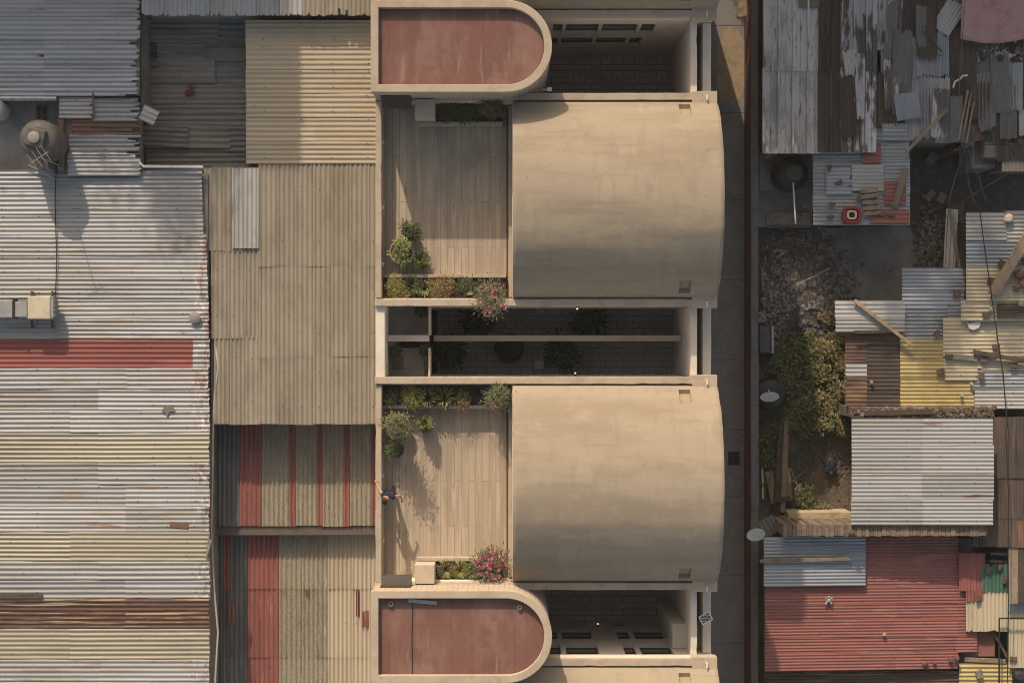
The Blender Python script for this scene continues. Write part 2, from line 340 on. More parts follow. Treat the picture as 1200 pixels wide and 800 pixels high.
# ------------------------------------------------------------------ corrugated sheets
def corr(parent, rect, z, kind, d='h', pitch=.165, amp=.02, prof='sine', rot=0, slope=None, torn=0, screws=0, name='roof_sheet',
         label=None, cat=None, group=None, bend=0, lift=0):
    x0, y0, x1, y1 = rect; k = ppm(z)
    W, Hh = abs(x1 - x0) / k, abs(y1 - y0) / k
    c = P((x0 + x1) / 2, (y0 + y1) / 2, z)
    Lu, V = (W, Hh) if d == 'h' else (Hh, W)
    if prof == 'sine':
        n = max(2, round(V / pitch)); prf = [(i / (8 * n), amp * math.sin(2 * PI * i / 8)) for i in range(8 * n + 1)]
    else:                # flat pans between narrow raised ribs
        n = max(1, round(V / pitch)); prf = []
        for q in range(n):
            for t, h in ((0, 0), (.06, amp * 2), (.16, amp * 2), (.22, 0), (.58, 0), (.62, amp * .6), (.68, amp * .6), (.72, 0)): prf.append(((q + t) / n, h))
        prf.append((1, 0))
    m = max(3, int(Lu / .45)); sd = R.random() * 90
    mb = MB(); vs = []
    zt = R.uniform(-.012, .012)
    rv = math.radians(rot); cs, sn = math.cos(rv), math.sin(rv)
    te = [[torn * max(-1, R.gauss(0, 1)) for _ in prf] for _ in (0, 1)]
    if torn:
        for e in te:
            g = 0
            for i in range(len(e)):
                if i % 4 == 0: g = torn * abs(R.gauss(0, 1)) * (2.2 if R.random() < .25 else .7)
                e[i] = g * .8 + .2 * e[i]
    def pt(u, v, h):
        x, y = (u, v) if d == 'h' else (v, u)
        x, y = x * cs - y * sn, x * sn + y * cs
        zz = z + h + .014 * nz(u * .8 + sd, v * .8) + .006 * nz(u * 3 + sd, v * 3) + zt * v / max(V, .1)
        if bend: zz += bend * (nz(u * 1.1 + sd, v * 1.3, 3) + .3)
        X, Y = c.x + x, c.y + y
        if slope: zz += slope[0] * (X - slope[2]) + slope[1] * (Y - slope[3])
        return Vector((X, Y, zz))
    for i, (t, h) in enumerate(prf):
        v = (t - .5) * V
        for j in range(m + 1):
            u = (j / m - .5) * Lu
            if torn and j == 0: u += min(te[0][i], Lu * .3) * (.15 if d == 'h' else 1)
            if torn and j == m: u -= min(te[1][i], Lu * .3)
            q = pt(u, v, h); q.z += lift * (j / m)
            vs.append(q)
    nP = len(prf)
    fs = [(i * (m + 1) + j, i * (m + 1) + j + 1, (i + 1) * (m + 1) + j + 1, (i + 1) * (m + 1) + j) for i in range(nP - 1) for j in range(m)]
    if d == 'v': fs = [f[::-1] for f in fs]
    mb.add(vs, fs, 0)
    if screws:
        for q in range(screws):
            u = ((q + .5) / screws - .5) * Lu
            for i in range(1, n, 3):
                if R.random() < .4: continue
                v = ((i + .25) / n - .5) * V
                p = pt(u + R.uniform(-.05, .05), v, amp if prof == 'sine' else 0)
                r = .024
                mb.add([p + Vector((r * math.cos(a), r * math.sin(a), .004)) for a in (0, 1.57, 3.14, 4.71)] + [p + Vector((0, 0, .022))],
                       [(0, 1, 4), (1, 2, 4), (2, 3, 4), (3, 0, 4)], 1)
    mats = [cm(kind, d), blackm] if screws else [cm(kind, d)]
    o = mb.build(name, mats, parent, smooth=(prof == 'sine'), solid=.008, label=label, cat=cat, group=group)
    cnt = {}
    for p in o.data.polygons:
        for e in p.edge_keys: cnt[e] = cnt.get(e, 0) + 1
    for e in o.data.edges:
        if cnt.get(tuple(sorted(e.vertices)), 0) == 1: e.use_edge_sharp = True
    return o

def sheets(parent, rect, z, d, sw, sl, kinds, **kw):
    """lay a roof of single lapped sheets, sw wide and sl long (photo pixels)"""
    x0, y0, x1, y1 = rect
    V = (y1 - y0) if d == 'h' else (x1 - x0); U = (x1 - x0) if d == 'h' else (y1 - y0)
    nv = max(1, round(V / sw)); nu = max(1, round(U / sl))
    for j in range(nu):
        for i in range(nv):
            a0, a1 = V * i / nv, V * (i + 1) / nv + (2.0 if i < nv - 1 else 0)
            b0, b1 = U * j / nu, U * (j + 1) / nu + ((16 if kw.get('torn', 0) > .08 else 3) if j < nu - 1 else 0)
            b0 += R.uniform(-1, 1) if j else R.uniform(-1, .6); b1 += R.uniform(-.6, .8)
            rc = (x0 + b0, y0 + a0, x0 + b1, y0 + a1) if d == 'h' else (x0 + a0, y0 + b0, x0 + a1, y0 + b1)
            kd = kinds(i, j) if callable(kinds) else (kinds if isinstance(kinds, str) else R.choice(kinds))
            corr(parent, rc, z + .010 * (i % 2) + .012 * ((nu - j) if d == 'v' else j) + R.uniform(0, .005), kd, d, **kw)

def building(name, label, cat, rect, z, zb=0, wm=None, group=None, inset=.12, drop=.1):
    a, b = P(rect[0], rect[3], z), P(rect[2], rect[1], z)
    t = thing(name, label, cat, ((a.x + b.x) / 2, (a.y + b.y) / 2, zb), group)
    iw = .85 if a.x > 9 and b.x - a.x > 2 else inset      # deep eaves towards the street
    MB().box(a.x + iw, b.x - inset, a.y + inset, b.y - inset, zb, z - drop).build('wall', wm or block, t)
    return t

def pbox(mb, rect, z0, z1, mi=0, rot=0):   # box whose top face is measured on the photo at z1
    a, b = P(rect[0], rect[3], z1), P(rect[2], rect[1], z1)
    return mb.box(a.x, b.x, a.y, b.y, z0, z1, mi, math.radians(rot))

def plank(name, label, cat, p, q, z, w, h, mat, group=None, z2=None, parent=None):
    a = P(*p, z); b = P(*q, z if z2 is None else z2)
    t = (b - a).normalized(); sd = t.cross(Vector((0, 0, 1))).normalized() * w / 2; up = Vector((0, 0, h))
    vs = []
    n = 5
    for i in range(n + 1):
        c = a.lerp(b, i / n); wob = Vector((R.uniform(-1, 1), R.uniform(-1, 1), 0)) * .004
        f = R.uniform(.94, 1.04)
        vs += [c - sd * f + wob, c + sd * f + wob, c + sd * f + up + wob, c - sd * f + up + wob]
    fs = [(0, 1, 2, 3), tuple(n * 4 + k for k in (3, 2, 1, 0))]
    for i in range(n):
        for k in range(4): fs.append((i * 4 + k, i * 4 + 4 + k, i * 4 + 4 + (k + 1) % 4, i * 4 + (k + 1) % 4))
    return MB().add(vs, fs).build(name, mat, parent, bevel=.006, seg=1, label=label, cat=cat, group=group)

def brickat(label, px, py, z, rot=0, w=.24, l=.13, h=.09, mat=None, name='loose_brick', cat='brick', group='bricks and stones weighing the roofs down'):
    c = P(px, py, z)
    mb = MB().box(c.x - w / 2, c.x + w / 2, c.y - l / 2, c.y + l / 2, z, z + h, 0, math.radians(rot))
    for v in mb.v: v += Vector((R.uniform(-1, 1), R.uniform(-1, 1), R.uniform(-.3, .3))) * .015
    return mb.build(name, mat or brickred, None, bevel=.012, label=label, cat=cat, group=group)

def stoneat(label, px, py, z, r, mat=None, name='loose_stone', cat='stone', group='bricks and stones weighing the roofs down'):
    c = P(px, py, z); mb = MB().chunk((c.x, c.y, z + r * .5), r)
    return mb.build(name, mat or stone, None, bevel=.15 * r, label=label, cat=cat, group=group)

# ------------------------------------------------------------------ camera, sun, sky
cam = bpy.data.cameras.new('camera'); co = bpy.data.objects.new('camera', cam); COL.objects.link(co)
co.location = (0, 0, CAM_Z); co.rotation_euler = (0, 0, 0)
cam.sensor_width = 36; cam.lens = 36 * FPX / 1200; cam.clip_end = 3000; S.camera = co
EL = math.radians(32); AZX, AZY = .276, -.961
sd = bpy.data.lights.new('sun', 'SUN'); so = bpy.data.objects.new('sun', sd); COL.objects.link(so)
sd.energy = 3.1; sd.angle = math.radians(.6); sd.color = (1, .86, .70)
so.location = (-10, 30, 40)
so.rotation_euler = Vector((AZX * math.cos(EL), AZY * math.cos(EL), -math.sin(EL))).to_track_quat('-Z', 'Y').to_euler()
w = bpy.data.worlds.new('World'); S.world = w; w.use_nodes = True
nt = w.node_tree; bg = nt.nodes['Background']; sk = nt.nodes.new('ShaderNodeTexSky')
sk.sky_type = 'NISHITA'; sk.sun_disc = False; sk.sun_elevation = EL; sk.sun_rotation = math.radians(-16)
sk.air_density = 1.2; sk.dust_density = 3.5; sk.ozone_density = 1
tint = nt.nodes.new('ShaderNodeMix'); tint.data_type = 'RGBA'; tint.blend_type = 'MULTIPLY'; tint.inputs['Factor'].default_value = 1
tint.inputs['B'].default_value = (1.10, 1.0, .84, 1)          # dusty late-afternoon sky
nt.links.new(sk.outputs[0], tint.inputs['A']); nt.links.new(tint.outputs['Result'], bg.inputs['Color']); bg.inputs['Strength'].default_value = .15
S.cycles.diffuse_bounces = 8; S.cycles.filter_width = 1.0
S.view_settings.view_transform = 'Standard'; S.view_settings.look = 'None'
S.view_settings.exposure = .23; S.view_settings.gamma = 1

# ------------------------------------------------------------------ ground, street
MB().add([(-400, -400, 0), (400, -400, 0), (400, 400, 0), (-400, 400, 0)], [(0, 1, 2, 3)]).build('ground', dirt, kind='structure')
mb = MB()
yy = 60
while yy > -60:                       # cast street slabs with open joints
    ln = R.uniform(2.6, 3.4); mb.box(5.2, 9.03, yy - ln, yy - .02, -.1, .02); yy -= ln
mb.build('street', asph, kind='structure', bevel=.01, seg=1)
c = P(860, 537, .05)
mb = MB().box(c.x - .22, c.x + .22, c.y - .26, c.y + .26, .021, .035)
tcov = thing('drain_cover', 'square iron drain cover set in the dark street slab', 'drain cover', (c.x, c.y, .02))
mb.build('lid', mk('iron', (.035, .03, .028), [((.1, .06, .045), 8, .5, .65, .7)], .8, (40, .004)), tcov)
mb = MB()
for k in range(4): mb.box(c.x - .17 + k * .1, c.x - .13 + k * .1, c.y - .2, c.y + .2, .035, .045)
mb.build('grate_bar', blackm, tcov)
# tan patch laid on the street at its sunlit north end
mb = MB(); a = P(857, 78, .03)
pts = []
for k in range(28):
    an = 2 * PI * k / 28; q = 1 + .25 * nz(math.cos(an) * 2, math.sin(an) * 2, 5)
    pts.append((a.x + .02 + .62 * q * math.cos(an), a.y + 1.5 * q * math.sin(an)))
mb.prism(pts, .021, .03)
mb.build('tan_patch', mk('tan_ground', (.40, .30, .19), [((.28, .2, .13), 3, .45, .65, .7)], .97, (18, .02)), kind='structure')

mb = MB()
for k in range(160):
    px, py = R.choice((R.gauss(868, 2), R.uniform(842, 870))), R.uniform(0, 800); c = P(px, py, .02); r = R.uniform(.008, .03)
    mb.chunk((c.x, c.y, .02 + r * .4), r, R.choice((0, 1, 1)))
mb.build('street_litter', [rubA, rubB], kind='stuff', label='scattered grit and litter on the dark street', cat='litter')
# boundary wall beside the street
bw = thing('boundary_wall', 'long low concrete wall with red painted street face east of the dark street', 'wall', (9.17, 0, 0))
MB().box(9.05, 9.30, -40, 40, 0, 1.9).build('wall_core', walltop, bw)
MB().box(9.03, 9.05, -40, 40, .0, 1.86).build('painted_face', redpaint, bw)
mb = MB(); yy = 40
while yy > -40:
    ln = R.uniform(1.8, 3.2); mb.box(9.035 + R.uniform(0, .012), 9.32 + R.uniform(-.01, .01), yy - ln + .01, yy, 1.9, 2.0 + R.uniform(0, .012)); yy -= ln
mb.build('coping', walltop, bw, bevel=.015)

# ------------------------------------------------------------------ the vaulted houses
ZD, ZP = 9.0, 10.0
XW = -4.57
def wall_openings(mb, axis_y, x0, x1, z0, z1, ops, th):
    """wall in the plane y = axis_y .. axis_y+th with real openings"""
    xs = sorted({x0, x1, *[o[0] for o in ops], *[o[1] for o in ops]}); zs = sorted({z0, z1, *[o[2] for o in ops], *[o[3] for o in ops]})
    def filled(i, j):
        if i < 0 or j < 0 or i >= len(xs) - 1 or j >= len(zs) - 1: return False
        cx, cz = (xs[i] + xs[i + 1]) / 2, (zs[j] + zs[j + 1]) / 2
        return not any(o[0] < cx < o[1] and o[2] < cz < o[3] for o in ops)
    ya, yb = axis_y, axis_y + th
    for i in range(len(xs) - 1):
        for j in range(len(zs) - 1):
            if not filled(i, j): continue
            a, b, c_, d_ = xs[i], xs[i + 1], zs[j], zs[j + 1]
            for y in (ya, yb): mb.add([(a, y, c_), (b, y, c_), (b, y, d_), (a, y, d_)], [(0, 1, 2, 3)])
            if not filled(i - 1, j): mb.add([(a, ya, c_), (a, yb, c_), (a, yb, d_), (a, ya, d_)], [(0, 1, 2, 3)])
            if not filled(i + 1, j): mb.add([(b, ya, c_), (b, yb, c_), (b, yb, d_), (b, ya, d_)], [(0, 1, 2, 3)])
            if not filled(i, j - 1): mb.add([(a, ya, c_), (b, ya, c_), (b, yb, c_), (a, yb, c_)], [(0, 1, 2, 3)])
            if not filled(i, j + 1): mb.add([(a, ya, d_), (b, ya, d_), (b, yb, d_), (a, yb, d_)], [(0, 1, 2, 3)])

def vault(root, s, ya, yb, x0=.02, x1=6.86):
    """barrel vault spanning ya..yb (distances from the row's middle), with two square recesses"""
    zs = ZP - .03; half = (yb - ya) / 2; rise = 2.3; Rr = (half * half + rise * rise) / (2 * rise)
    yc = (ya + yb) / 2; zc = zs + rise - Rr
    am = math.asin(half / Rr)
    xs = sorted({x0 + (x1 - x0) * i / 46 for i in range(47)} | {5.54, 5.93})
    hs = [(yc + half - .56, yc + half - .15), (yc - half + .15, yc - half + .56)]
    ys_ang = sorted({-am + 2 * am * i / 56 for i in range(57)} | {math.asin((h - yc) / Rr) for hh in hs for h in hh})
    n = len(ys_ang); mb = MB(); vs = []
    sdd = R.random() * 50
    for x in xs:
        for a in ys_ang:
            edge = min(1, (am - abs(a)) * 6)
            b = edge * (.030 * nz(x * .3 + sdd, a * 3.2) + .005 * nz(x * 1.2 + sdd, a * 9) + .018 * max(0, 1 - abs((a + s * .33 + .03 * nz(x * 1.2, sdd)) / .035)))
            r = Rr + b
            xo = .02 * nz(a * 7 + sdd, x) if x > x1 - .01 else 0
            vs.append((x + xo, s * (yc + r * math.sin(a)), zc + r * math.cos(a)))
    def hole(i, j):
        xm = (xs[i] + xs[i + 1]) / 2; ym = yc + Rr * math.sin((ys_ang[j] + ys_ang[j + 1]) / 2)
        return 5.54 < xm < 5.93 and any(h[0] < ym < h[1] for h in hs)
    fs = []; recs = [MB(), MB()]
    for i in range(len(xs) - 1):
        for j in range(n - 1):
            f = (i * n + j, (i + 1) * n + j, (i + 1) * n + j + 1, i * n + j + 1)
            if not hole(i, j): fs.append(f if s > 0 else f[::-1]); continue
            q = [Vector(vs[k]) for k in f]; rec = recs[0 if ys_ang[j] < 0 else 1]
            cn = Vector((0, s * yc, zc)); dn = [k + (Vector((k.x, cn.y, cn.z)) - k).normalized() * .16 for k in q]
            rec.add(dn, [(0, 1, 2, 3)], 0)
            for (di, dj, e) in ((-1, 0, (0, 3)), (1, 0, (1, 2)), (0, -1, (0, 1)), (0, 1, (3, 2))):
                if not hole(i + di, j + dj): rec.add([q[e[0]], q[e[1]], dn[e[1]], dn[e[0]]], [(0, 1, 2, 3)], 0)
    for i in (0, len(xs) - 1):          # end walls of the vault
        rim = [i * n + j for j in range(n)]
        fs.append(tuple(rim) if (i == 0) == (s > 0) else tuple(rim[::-1]))
    mb.add(vs, fs)
    o = mb.build('vault_roof', plaster, root, smooth=True)
    for p in o.data.polygons:
        if len(p.vertices) > 4: p.use_smooth = False
    for rec in recs: rec.build('vault_recess', mk('recess_plaster', (.36, .29, .20), [((.28, .22, .155), 5, .45, .65, .6)], .92, (30, .005)), root)

def window(root, x0, x1, z0, z1, y, outw, lites=2):
    f = MB(); d = outw * -.14; t = .045
    ya, yb = y + d, y + d - outw * .06
    f.box(x0 + .002, x0 + t, ya, yb, z0 + .002, z1 - .002); f.box(x1 - t, x1 - .002, ya, yb, z0 + .002, z1 - .002)
    f.box(x0 + t, x1 - t, ya, yb, z0 + .002, z0 + t); f.box(x0 + t, x1 - t, ya, yb, z1 - t, z1 - .002)
    if lites > 1:
        zm = z0 + (z1 - z0) * .45; f.box(x0 + t, x1 - t, ya, yb, zm, zm + .05)
    wd = f.build('window', framem, root)
    MB().box(x0 + t, x1 - t, (ya + yb) / 2 - .01, (ya + yb) / 2 + .01, z0 + t, z1 - t).build('pane', glass, wd)

def house(label, s, ya, yb, wins, terrace=True):
    root = thing('vaulted_house', label, 'house', (1.1, s * (ya + yb) / 2, 0), 'vaulted row houses')
    vault(root, s, ya + .25, yb - .25)
    # courtyard wall nearest the middle of the row, then the other walls
    mb = MB()
    th = s * .25
    wall_openings(mb, s * ya, XW, 6.8, 0, ZP - .16, wins, th)
    mb.box(XW, 6.8, s * yb, s * (yb - .25), 0, ZP - .16)
    mb.box(XW, XW + .2, s * (ya + .252), s * (yb - .252), 0, ZD - .1)
    mb.box(6.58, 6.8, s * (ya + .252), s * (yb - .252), 0, ZP - .05)
    mb.box(.0, .14, s * (ya + .252), s * (yb - .252), ZD - .2, ZP - .05)
    mb.build('house_wall', wallm, root)
    for (x0, x1, z0, z1) in wins: window(root, x0, x1, z0, z1, s * ya, -s)
    # coping ledges either side of the vault, end blocks and a dark strip for the shadow line
    for y0, y1, zz in ((ya - .02, ya + .22, .1), (yb - .22, yb + .02, .1)):
        MB().lbox(XW - .02, 6.84, s * y0, s * y1, ZP - .159, ZP + zz).build('ledge', ledgem, root, bevel=.02)
    for yy_ in (ya - .08, yb + .08):
        MB().box(6.02, 6.86, s * yy_, s * (yy_ + (.42 if yy_ < yb else -.42)), ZP - .45, ZP + .13).build('corner_block', ledgem, root, bevel=.02)
    for y0 in (ya + .222, yb - .262):
        MB().box(.15, 6.6, s * y0, s * (y0 + .04), ZP - .02, ZP + .012).build('shade_line', mk('shade_line', (.09, .065, .05), [], .8), root)  # dark strip painted in for the shadow inside each ledge
    for yy_ in (ya + .1, yb - .1):
        a = Vector((6.5, s * yy_, ZP + .1)); MB().tube([a, a + Vector((.0, 0, .2))], .035, 8).tube([a + Vector((0, 0, .2)), a + Vector((.0, -.14, .22))], .03, 8).build('vent_spout', whitep, root)
    if not terrace: 
        MB().box(XW, 0, s * (ya + .25), s * (yb - .25), ZD - .2, ZD).build('terrace_deck', deckm, root)
        return root
    MB().box(XW + .2, -.002, s * (ya + .252), s * (yb - .252), ZD - .2, ZD).build('terrace_deck', deckm, root)
    MB().lbox(XW, XW + .2, s * (ya + .26), s * (yb - .23), ZD - .1, ZP).build('parapet', ledgem, root, bevel=.02)
    for yy_ in (2.6, 4.5, 6.7):           # little white lights on the parapet's inner face
        MB().box(XW + .2, XW + .27, s * yy_ - .06, s * yy_ + .06, ZP - .35, ZP - .25).build('parapet_light', whitep, root, bevel=.01)
    # channel beside the vault
    MB().box(-.19, -.15, s * (ya + .3), s * (yb - .3), ZD, ZD + .03).build('drain_rail', mk('rusty_rail', (.09, .05, .035), [], .7), root)
    MB().box(-.11, -.003, s * (ya + .3), s * (yb - .3), ZD, ZD + .28).build('skirting', ledgem, root, bevel=.01)
    # planter along the courtyard side
    MB().box(XW + .22, -.2, s * (ya + .95), s * (ya + 1.07), ZD, ZD + .42).build('planter_kerb', ledgem, root, bevel=.015)
    MB().box(XW + .21, -.2, s * (ya + .255), s * (ya + .949), ZD, ZD + .32).build('planter_soil', soil, root)
    # planter against the stair tower
    MB().box(-3.22, -.32, s * (yb - .98), s * (yb - .86), ZD, ZD + .42).build('planter_kerb', ledgem, root, bevel=.015)
    MB().box(-3.22, -.32, s * (yb - .859), s * (yb - .262), ZD, ZD + .32).build('planter_soil', soil, root)
    # stair tower with rounded east end
    t0, t1 = yb - .21, yb + 2.78; rad = (t1 - t0) / 2; tc = (t0 + t1) / 2; cx = 1.30 - rad
    def outline(g):
        pts = [(XW - .01 + g, s * (t1 - g)), (XW - .01 + g, s * (t0 + g))]
        pts += [(cx + (rad - g) * math.cos(a), s * (tc + (rad - g) * math.sin(a))) for a in [(-.5 + i / 28) * PI for i in range(29)]]
        return pts if s > 0 else pts[::-1]
    MB().ring(outline(.03), outline(.2), 0, 11.75).build('tower_wall', brickm, root)
    MB().ring(outline(0), outline(.25), 11.751, 12.0).build('tower_rim', ledgem, root, bevel=.02)
    MB().prism(outline(.252), 11.5, 11.74).build('tower_roof', redroof, root)
    # door recess and box by the tower
    MB().box(-4.34, -3.35, s * (t0 - .02), s * (t0 + .02), ZD, ZD + 2.05).build('terrace_door', mk('brown_door', (.07, .05, .04), [((.04, .03, .025), 6, .5, .66, .7)], .6), root)
    mb = MB(); mb.add([(-4.33, s * (t0 - .01), 10.62), (-3.33, s * (t0 - .01), 10.72), (-3.33, s * (t0 - .36), 10.5), (-4.33, s * (t0 - .30), 10.42)], [(0, 1, 2, 3) if s < 0 else (3, 2, 1, 0)])
    mb.build('door_canopy', mk('canopy_sheet', (.05, .041, .035), [((.075, .062, .05), 5, .5, .66, .6)], .7), root, solid=.03)
    MB().box(-3.24, -2.58, s * (t0 - .005), s * (t0 - .64), ZD, ZD + 1.35).build('stair_box', mk('box_plaster', (.50, .41, .31), [((.42, .34, .25), 2, .45, .66, .6)], .9, (20, .004)), root, bevel=.015)
    return root

W2 = [(1.42, 1.75, 6.5, 8.5), (1.86, 3.0, 6.5, 8.5), (3.12, 4.34, 6.5, 8.5), (4.46, 4.96, 6.5, 8.5),
      (1.42, 1.66, 3.9, 5.7), (1.78, 2.9, 3.9, 5.7), (3.02, 4.1, 3.9, 5.7), (4.24, 4.66, 3.9, 5.7)]
W3 = [(1.3, 1.68, 6.9, 9.05), (1.86, 2.98, 6.9, 9.05), (3.86, 4.26, 6.9, 9.05), (4.42, 5.52, 6.9, 9.05),
      (1.3, 1.64, 3.45, 5.75), (1.8, 2.88, 3.45, 5.75), (3.8, 4.24, 3.45, 5.75), (4.42, 5.52, 3.45, 5.75),
      (3.8, 4.24, 1.56, 2.7)]
W1 = [(-3.9 + k * .95, -3.2 + k * .95, 8.3 if k < 1 else 5.6, 9.5 if k < 1 else 7.6) for k in range(6)] + [(2.7, 3.4, 5.6, 7.4), (3.8, 5.2, 5.6, 7.4)]
hA = house('vaulted house with a terrace mostly in shade, red tower roof at its north end', 1, 1.2, 8.28, W1)
hB = house('vaulted house whose sunlit terrace has a person standing on it', -1, 1.2, 8.28, W1)
h0 = house('vaulted house cut by the top of the photo, its shaded window wall facing a courtyard', 1, 10.86, 16.2, W2, False)
h3 = house('vaulted house cut by the bottom of the photo, window wall facing a courtyard', -1, 10.62, 17.6, W3, False)

# east courtyard walls joining the houses
def eastwalls(label, y0, y1, grp='courtyard street walls'):
    t = thing('courtyard_wall', label, 'wall', (6.4, (y0 + y1) / 2, 0), grp)
    MB().lbox(6.03, 6.24, y0, y1, 0, 9.55).build('inner_wall', wallm, t, bevel=.015)
    MB().lbox(6.50, 6.78, y0, y1, 0, 8.9).build('outer_wall', wallm, t, bevel=.015)
    return t
eastwalls('pair of parallel courtyard walls on the street between the two whole houses', -1.19, 1.19)
eastwalls('pair of parallel courtyard walls on the street beside the northern shaded courtyard', 8.30, 10.84)
t = eastwalls('pair of parallel courtyard walls on the street carrying the small solar panel', -10.60, -8.30)
MB().box(5.55, 6.49, -10.60, -9.75, 0, 8.0).build('low_slab', wallm, t, bevel=.02)
MB().box(XW, XW + .3, -1.18, 1.18, 0, ZP - .05).build('courtyard_wall', wallm, None, label='plain pale wall closing the west end of the middle courtyard', cat='wall')
pw = thing('party_wall', 'thin grey dividing wall running through the middle courtyard', 'wall', (1, .1, 0))
MB().box(-2.78, 6.0, .03, .2, 0, 6.2).build('wall_core', wallm, pw)
MB().box(-2.78, 6.0, .01, .22, 6.201, 6.28).build('coping', wallm, pw, bevel=.01)
MB().box(-4.26, -2.86, .0, .22, 7.8, 8.6).build('landing_wall', wallm, pw)
def flat(name, x0, x1, y0, y1, z, m, th=.15):
    MB().box(x0, x1, y0, y1, z - th, z).build(name, m, kind='structure')
flat('courtyard_floor', -2.8, 6.02, -1.19, 1.19, 2.6, paver)
flat('courtyard_floor', 1.2, 6.02, 8.30, 10.84, 1.5, paver)
flat('courtyard_floor', 1.2, 6.02, -10.60, -8.30, 1.5, paver)
for sg, w_ in ((1, 'north'), (-1, 'south')):
    ld = thing('landing_balcony', f'grey tiled landing at the west end of the middle courtyard, {w_} of the dividing wall', 'balcony', (-3.5, sg * .65, 7.6))
    MB().box(-4.26, -2.86, sg * .225, sg * 1.19, 7.6, 7.8).build('slab', landm, ld)
    MB().box(-2.86, -2.80, sg * .225, sg * 1.19, 7.6, 8.65).build('balustrade', wallm, ld, bevel=.01)

def lampat(label, x, y, z, dy):
    t = thing('wall_lamp', label, 'lamp', (x, y, z), 'courtyard wall lamps')
    MB().box(x - .05, x + .05, y, y + dy * .05, z - .08, z + .08).build('bracket', blackm, t)
    MB().lathe((x, y + dy * .1, z - .05), [(.012, 0), (.03, .02), (.034, .06), (.012, .08)], 10).build('bulb', lampglow, t, smooth=True)
lampat('lit wall lamp on the plain pier between the windows of the southern courtyard', 3.2, -10.62, 2.9, 1)
lampat('lit wall lamp under the ledge on the north side of the middle courtyard', 2.2, 1.2, 9.55, -1)
lampat('wall lamp on the south side of the middle courtyard', 2.2, -1.2, 7.6, 1)
# solar panel on its post
p = P(827, 724, 9.6)
sp = thing('solar_panel', 'small tilted solar panel on a post above the courtyard street wall', 'solar panel', (p.x, p.y, 8.9))
MB().tube([(p.x - .05, p.y, 8.9), (p.x - .05, p.y, 9.55)], .03, 8).build('post', blackm, sp)
rm = Matrix.Translation(p) @ Matrix.Rotation(math.radians(28), 4, 'Z') @ Matrix.Rotation(math.radians(-20), 4, 'X')
def tbox(m4, x0, x1, y0, y1, z0, z1):
    mb = MB().box(x0, x1, y0, y1, z0, z1); mb.v = [m4 @ v for v in mb.v]; return mb
tbox(rm, -.2, .2, -.155, .155, -.015, .012).build('frame', alum, sp, bevel=.006)
tbox(rm, -.172, .172, -.127, .127, .013, .018).build('cells', solarm, sp)
tbox(rm, -.3, -.18, -.02, .05, -.09, -.02).build('battery_box', blackm, sp)
# items on the red tower roofs
def ventp(label, px, py):
    c = P(px, py, 11.8); t = thing('vent_pipe', label, 'vent pipe', (c.x, c.y, 11.74), 'vent pipes on the southern tower')
    MB().ring([(c.x + .075 * math.cos(a), c.y + .075 * math.sin(a)) for a in [i * PI / 8 for i in range(16)]],
              [(c.x + .05 * math.cos(a), c.y + .05 * math.sin(a)) for a in [i * PI / 8 for i in range(16)]], 11.74, 11.86).build('pipe', steel, t)
    MB().lathe((c.x, c.y, 11.741), [(.052, 0), (.049, .12)], 16).build('cap', blackm, t)
ventp('white vent pipe at the square west end of the southern red tower roof', 458, 707)
ventp('white vent pipe near the rounded end of the southern red tower roof', 609, 711)
plank('roof_board', 'grey board lying in the shade on the southern red tower roof', 'board', (478, 703), (512, 706), 11.76, .12, .04, steel)
MB().tube([P(x, y, 11.76) for x, y in ((483, 701), (483.5, 720), (482.6, 745), (483.2, 770), (483, 795))], .014, 5).build('roof_cable', blackm, label='thin black cable running across the southern red tower roof', cat='cable')
c = P(537, 108.5, 11.6)
MB().box(c.x - .06, c.x + .06, c.y - .05, c.y + .08, 11.45, 11.6).build('tower_floodlight', whitep, None, bevel=.01, label='small white floodlight under the rim of the northern tower', cat='light')
MB().box(1.16, 1.32, 8.32, 8.44, 10.3, 10.42).box(1.02, 1.16, 8.36, 8.4, 10.33, 10.38).build('security_camera', whitep, None, bevel=.01, label='small white security camera on the rounded end of the northern tower', cat='camera')

# ------------------------------------------------------------------ west neighbours
ZA = 6.6
a0 = P(245, 800, ZA)
A = thing('warehouse', 'long white, yellow and red striped corrugated warehouse west of the terraces', 'warehouse', (a0.x, (P(0, 200, ZA).y + a0.y) / 2, 0))
q0, q1 = P(-60, 830, ZA), P(243, 203, ZA)
MB().box(q0.x, q1.x, q0.y, q1.y, 0, ZA - .12).build('wall', block, A)
rows = [(200, 226, 'galv', 237), (224, 252, 'white', 237), (250, 276, 'white', 238), (274, 300, 'whiteedge', 242), (298, 325, 'whiteedge', 243), (323, 350, 'whiteedge', 244),
        (348, 374, 'whiteedge', 244.5), (372, 397, 'whiteedge', 245), (396, 431, 'redband', 226), (429, 456, 'whiteedge', 245), (454, 481, 'whiteedge', 245), (479, 507, 'whiteedge', 245.5),
        (505, 542, 'yellow', 246), (540, 568, 'whiteedge', 246), (566, 594, 'whiteedge', 246), (592, 623, 'whiteedge', 246), (621, 657, 'yellow', 246),
        (655, 679, 'whiteedge', 246), (677, 701, 'whiteedge', 246), (700, 736, 'rustband', 246), (734, 772, 'yellow', 246), (770, 798, 'whiteedge', 246), (796, 830, 'white', 246)]
